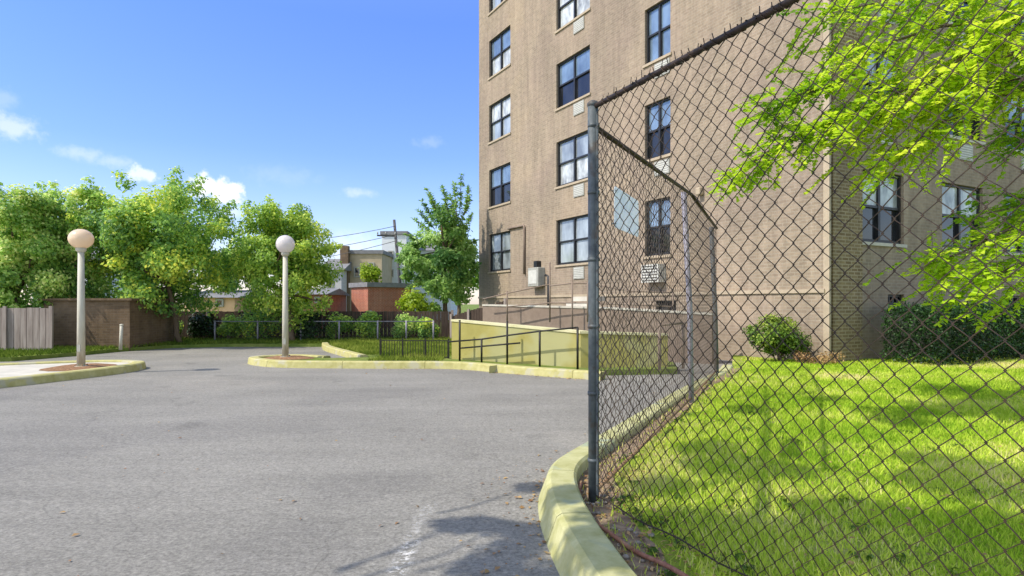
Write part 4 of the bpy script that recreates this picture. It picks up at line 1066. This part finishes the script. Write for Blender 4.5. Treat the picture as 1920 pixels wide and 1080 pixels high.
# locust tree: trunk out of frame on the right, branches reaching in over the lawn
rr = random.Random(42); g = np.random.default_rng(42)
lt = empty('locust_tree', (9.6, 8.6, 0.15)); tag(lt, 'bright yellow green locust branches hanging over the lawn at upper right', 'tree')
bt = MB(); LP, LD, LT, LN = [], [], [], []
limb(bt, (9.6, 8.6, 0.1), (9.2, 8.4, 3.2), 0.2, 0.16, rr, 0.03)
HUB = Vector((9.2, 8.4, 3.2))
def spray(path, width, ntwig, tmean, twl=(0.35, 0.7), Ysp=0.35):
    """path = [(px, py, Y)...] from branch root to tip"""
    pts = [at(*p) for p in path]
    bt.tube(pts, [0.028-(0.022)*i/(len(pts)-1) for i in range(len(pts))], 6)
    seg = [(pts[i+1]-pts[i]).length for i in range(len(pts)-1)]; tot = sum(seg)
    for k in range(int(ntwig*1.2)):
        s = (rr.random()**0.8)*tot; i = 0
        while i < len(seg)-1 and s > seg[i]: s -= seg[i]; i += 1
        q = pts[i].lerp(pts[i+1], min(1, s/seg[i])); ax = (pts[i+1]-pts[i]).normalized()
        q = q+Vector((rr.gauss(0, width), rr.gauss(0, Ysp), rr.gauss(0, width*.8)))
        d = (ax*0.9+Vector((rr.gauss(0, .45), rr.gauss(0, .5), rr.gauss(-0.15, .4)))).normalized()
        L = twl[0]+(twl[1]-twl[0])*rr.random(); q1 = q+d*L+Vector((0, 0, -0.12*L))
        bt.tube([q, q.lerp(q1, .5)+Vector((0, 0, .02)), q1], [0.004, 0.003, 0.0015], 4, False)
        sd = d.cross(Vector((0, 0, 1))); sd = sd.normalized() if sd.length > .1 else Vector((1, 0, 0))
        nl = int(L/0.036); t0 = tmean+rr.gauss(0, .16)
        for j in range(nl):
            p = q.lerp(q1, (j+0.5)/nl)
            for sg in (-1, 1):
                LP.append(p); LD.append(sd*sg+d*0.45+Vector((rr.gauss(0, .2), rr.gauss(0, .2), rr.gauss(-.15, .25)))); LT.append(min(1, max(0, t0+rr.gauss(0, .1)))); LN.append(Vector((rr.gauss(0, .35), rr.gauss(-.2, .35), 1)))
spray([(2250, 60, 8.0), (1950, 30, 7.6), (1760, 50, 7.3), (1640, 90, 7.1), (1560, 140, 7.0)], 0.22, 150, 0.6)
spray([(2100, 40, 7.8), (1900, 100, 7.3), (1760, 150, 7.0), (1660, 180, 6.9), (1560, 235, 6.8)], 0.2, 150, 0.68)
spray([(1600, 140, 7.0), (1540, 165, 6.9), (1470, 185, 6.8), (1415, 200, 6.7)], 0.06, 55, 0.3, (0.2, 0.32), 0.2)
spray([(1660, 190, 6.9), (1560, 225, 6.8), (1470, 265, 6.7), (1410, 305, 6.6), (1392, 325, 6.6)], 0.085, 90, 0.5, (0.2, 0.36), 0.2)
spray([(1980, 150, 7.4), (1850, 185, 7.1), (1760, 235, 6.9), (1690, 285, 6.8), (1640, 315, 6.8)], 0.09, 70, 0.75, (0.3, 0.5), 0.2)
spray([(1900, 60, 7.3), (1800, 110, 7.0), (1720, 170, 6.9), (1650, 235, 6.8)], 0.12, 80, 0.85, (0.3, 0.5), 0.25)
spray([(2150, -40, 8.2), (1950, -30, 7.8), (1750, -20, 7.5), (1580, 20, 7.3)], 0.25, 130, 0.35, (0.4, 0.7), 0.5)
spray([(2100, 120, 8.2), (1990, 130, 7.9), (1900, 150, 7.7), (1850, 170, 7.6)], 0.12, 60, 0.25, (0.35, 0.6), 0.4)
spray([(2150, 330, 7.6), (1980, 390, 7.2), (1870, 440, 7.0), (1800, 475, 6.9), (1755, 490, 6.9)], 0.12, 90, 0.55, (0.3, 0.5), 0.25)
spray([(2100, 420, 7.4), (1960, 470, 7.1), (1880, 510, 7.0), (1800, 540, 6.9)], 0.13, 80, 0.6, (0.3, 0.5), 0.25)
spray([(2100, 320, 7.9), (1990, 360, 7.6), (1900, 390, 7.5), (1850, 400, 7.5)], 0.12, 45, 0.3, (0.3, 0.5), 0.3)
spray([(2060, 200, 7.9), (1960, 240, 7.7), (1890, 265, 7.6)], 0.14, 40, 0.3, (0.3, 0.5), 0.3)
for p in ((2250, 60, 8.0), (2150, -40, 8.2), (2150, 330, 7.6), (2100, 420, 7.4), (2100, 120, 8.2), (2100, 40, 7.8), (1980, 150, 7.4), (2100, 320, 7.9), (2060, 200, 7.9)):
    limb(bt, HUB, at(*p), 0.06, 0.028, rr, 0.05)
bt.build('trunk', 'bark', lt)
P = np.array(LP); L = 0.06+0.03*g.random(len(P))
np_mesh('crown', leaf_quads(P, np.array(LD), nrm(np.array(LN)), L, L*0.72, 0.12), 4, 'leaf_locust', lt, LT)

# shade tree standing behind the camera; only its shadows reach the picture
rr = random.Random(6); g = np.random.default_rng(6)
sh = empty('shade_tree', (-4.6, -1.2, 0)); tag(sh, 'tree beside the camera whose shadow dapples the lawn and the curb', 'tree')
cs, rds, cnt = [], [], []
def up_sun(px, py, z, z0=0.05):
    q = gnd(px, py, z0); k = (z-z0)/S.z; return Vector((q.x+S.x*k, q.y+S.y*k, z))
bt = MB(); hub = Vector((-4.0, 0.6, 4.4))
limb(bt, (-4.6, -1.2, 0), hub, 0.2, 0.13, rr, 0.03)
for px, py, z, q, k in ((850, 970, 5.2, .10, 26), (885, 968, 5.3, .09, 22), (935, 975, 5.1, .10, 24), (990, 903, 5.0, .09, 20), (1005, 985, 5.3, .13, 40), (960, 1015, 5.0, .13, 34), (910, 1043, 5.1, .12, 34), (1000, 1070, 5.2, .18, 60), (950, 1085, 5.0, .18, 50),
                     (1090, 960, 5.1, .10, 30), (1180, 1050, 5.3, .12, 40), (1250, 1000, 5.2, .2, 70), (1320, 1000, 5.6, .24, 90), (1400, 1060, 5.4, .25, 90), (1250, 920, 5.0, .12, 30), (1380, 880, 5.2, .22, 60), (1340, 850, 5.1, .15, 40), (1480, 890, 5.5, .12, 36), (1500, 1050, 5.2, .2, 60),
                     (1620, 1000, 5.4, .22, 80), (1700, 1030, 5.6, .28, 110), (1820, 1050, 5.4, .3, 110), (1900, 1000, 5.5, .22, 80), (1850, 890, 5.6, .2, 60), (1750, 870, 5.3, .14, 40), (1420, 780, 5.2, .16, 40), (1560, 760, 5.4, .14, 30), (1700, 800, 5.5, .2, 40), (1560, 960, 5.3, .12, 36), (1230, 1060, 5.2, .2, 70), (1300, 1040, 5.5, .2, 70), (1560, 1010, 5.3, .2, 70), (1660, 970, 5.4, .16, 50), (1780, 910, 5.5, .2, 60), (1880, 930, 5.4, .2, 70), (1800, 745, 5.6, .3, 60), (1890, 760, 5.4, .3, 60)):
    c = up_sun(px, py, z); cs.append(c); w_ = 1.0 if px < 1060 else 1.3
    rds.append(q*1.35*w_); cnt.append(int(k*(4.5 if px < 1060 else 9)))
    limb(bt, c-Vector((0.35+0.2*rr.random(), 0.5+.3*rr.random(), 0.25)), c, 0.014, 0.006, rr, 0.1, 4)
for a_, b_ in (((1420, 1075), (1445, 740)), ((1430, 900), (1330, 850)), ((1435, 885), (1520, 900))):
    p, q = up_sun(*a_, 5.2), up_sun(*b_, 5.3); bt.tube([p, p.lerp(q, .5)+Vector((0.04, 0, 0)), q], [0.05, 0.04, 0.02], 7)
limb(bt, hub, up_sun(1420, 1075, 5.2), 0.09, 0.05, rr, 0.03)
V, T = leaf_cloud(g, cs, rds, cnt, 0.11, 0.55, None, 0.6)
np_mesh('crown', V, 4, 'leaf_c', sh, T); bt.build('trunk', 'bark', sh)

# ------------------------------------------------------------------ houses beyond the fence
def house(label, px0, px1, pyt, Y, depth, wall_, flat=True, wid=None, windows=(), rz=0.0, name='house', roofmat='roof_grey', gable=0.0, chimney=None):
    x0, x1 = (px0-960)/F*Y, (px1-960)/F*Y; zt_ = CZ+(HZ-pyt)/F*Y
    o = empty(name, (x0, Y, 0), rz); tag(o, label, 'house'); w_ = wid or x1-x0
    MB().bx(0, w_, 0, depth, 0, zt_).build('wall', wall_, o, True)
    if gable:
        m = MB(); e = 0.25
        m.add([(-e, -e, zt_), (w_+e, -e, zt_), (w_+e, depth+e, zt_), (-e, depth+e, zt_), (-e, depth/2, zt_+gable), (w_+e, depth/2, zt_+gable)], [(0, 1, 5, 4), (2, 3, 4, 5), (0, 4, 3), (1, 2, 5), (0, 3, 2, 1)])
        ro = m.build('roof', roofmat, o, True)
    else:
        ro = MB().bx(-0.12, w_+0.12, -0.12, depth+0.12, zt_+.003, zt_+0.28).build('roof', roofmat, o, True)
    if chimney:
        a, b, top = chimney; q0 = (a-px0)/F*Y; q1 = (b-px0)/F*Y; zc = CZ+(HZ-top)/F*Y
        MB().bx(q0, q1, -0.5, -0.02, 0, zc).build('chimney', 'brown_brick', ro, True)
    for a, b, t, bt_ in windows:
        q0, q1 = (a-px0)/F*Y, (b-px0)/F*Y; za, zb = CZ+(HZ-bt_)/F*Y, CZ+(HZ-t)/F*Y
        wn = MB()
        fw = 0.09
        for (u0, u1, v0, v1) in ((q0, q0+fw, za, zb), (q1-fw, q1, za, zb), (q0+fw, q1-fw, za, za+fw), (q0+fw, q1-fw, zb-fw, zb)):
            wn.bx(u0, u1, -0.07, 0.03, v0, v1)
        wo_ = wn.build('window', 'ac_grey', o, True)
        MB().bx(q0+fw, q1-fw, -0.035, 0.02, za+fw, zb-fw).build('pane', 'glass_dark', wo_, True)
    return o
house('red brick house turned on its corner, flat grey roof, beyond the fence', 690, 752, 538, 38, 2.1, 'red_brick', wid=3.0, rz=0.72)
house('tan stucco house with a dark roof and tall chimney', 641, 716, 476, 48, 6, 'stucco_tan', chimney=(641, 656, 462), windows=[(664, 675, 500, 520), (690, 702, 492, 510)])
house('white clapboard house right behind the utility pole', 716, 762, 440, 52, 6, 'siding_white', windows=[(727, 738, 470, 486), (727, 738, 505, 520)])
house('pale green-white gabled house partly behind the feathery tree', 758, 845, 470, 56, 8, 'siding_white', gable=1.2, windows=[(770, 782, 485, 505)])
house('light grey gabled house left of the tan house', 602, 640, 506, 46, 6, 'siding_grey', gable=1.0, windows=[(612, 624, 520, 540)])
house('peach stucco house glimpsed between the two middle trees', 345, 440, 558, 33, 6, 'stucco_peach', gable=0.45, windows=[(350, 365, 560, 575), (405, 420, 560, 575)])
house('orange brick house behind the yellow green bush by the lamp', 545, 606, 552, 36, 5, 'red_brick', gable=0.4, windows=[(590, 600, 556, 568)])
house('white clapboard house behind the left trees', 60, 175, 490, 40, 7, 'siding_white', gable=1.6, windows=[(90, 105, 510, 535), (130, 145, 510, 535)])
# utility pole and wires
up_ = empty('utility_pole', (at(750, 560, 43).x, 43, 0)); tag(up_, 'leaning dark wooden utility pole with a crossarm in front of the white house', 'utility pole')
pt, pb = at(739, 412, 43), at(752, 556, 43); pb2 = pt+(pb-pt)*(pt.z/(pt.z-pb.z))
MB().tube([pb2, pt], [0.12, 0.09], 10).build('pole', 'pole_wood', up_)
ca = pt-Vector((0, 0, 1.1))
MB().box((ca.x-0.45, ca.y-0.2, ca.z), (1.3, 0.09, 0.10), 0.35).build('crossarm', 'pole_wood', up_)
for dx in (-1.0, -0.5, 0.1):
    MB().tube([(ca.x+dx, ca.y-0.2+dx*0.3, ca.z+0.07), (ca.x+dx, ca.y-0.2+dx*.3, ca.z+0.25)], [0.05, 0.035], 8).build('insulator', 'ac_grey', up_)
for i, (py0, px1, py1, lab) in enumerate(((424, 612, 446, 'topmost sagging overhead wire running left from the utility pole'), (440, 610, 470, 'middle overhead wire running left from the utility pole'), (452, 612, 492, 'lowest overhead wire dropping left from the utility pole'))):
    a_, b_ = at(741, py0, 42.8), at(px1-170, py1+12, 46); pts = []
    for k in range(13):
        t = k/12; p = a_.lerp(b_, t); p.z -= 0.5*4*t*(1-t)*0.6; pts.append(p)
    tag(MB().tube(pts, 0.02, 5).build('overhead_wire', 'pole_wood'), lab, 'wire', 'overhead wires by the utility pole')
# distant trees filling the skyline behind the lot
GD = 'distant trees beyond the houses'
for i, (px0, px1, t, b_, Y_, mt_, lab) in enumerate(((-120, 60, 400, 590, 32, 'leaf_c', 'distant olive tree at the far left edge'), (215, 330, 420, 590, 34, 'leaf_b', 'distant dark tree behind the largest tree'), (395, 470, 450, 590, 36, 'leaf_a', 'distant pale tree in the gap between the middle trees'), (820, 900, 430, 590, 40, 'leaf_b', 'distant green tree between the feathery tree and the building'))):
    c, rd = crown_at(px0, px1, t, b_, Y_)
    tree('distant_tree', lab, (c.x, Y_, 0), c, rd, 22, 4500, 0.24, mt_, 200+i, 0.14, 5, group=GD)
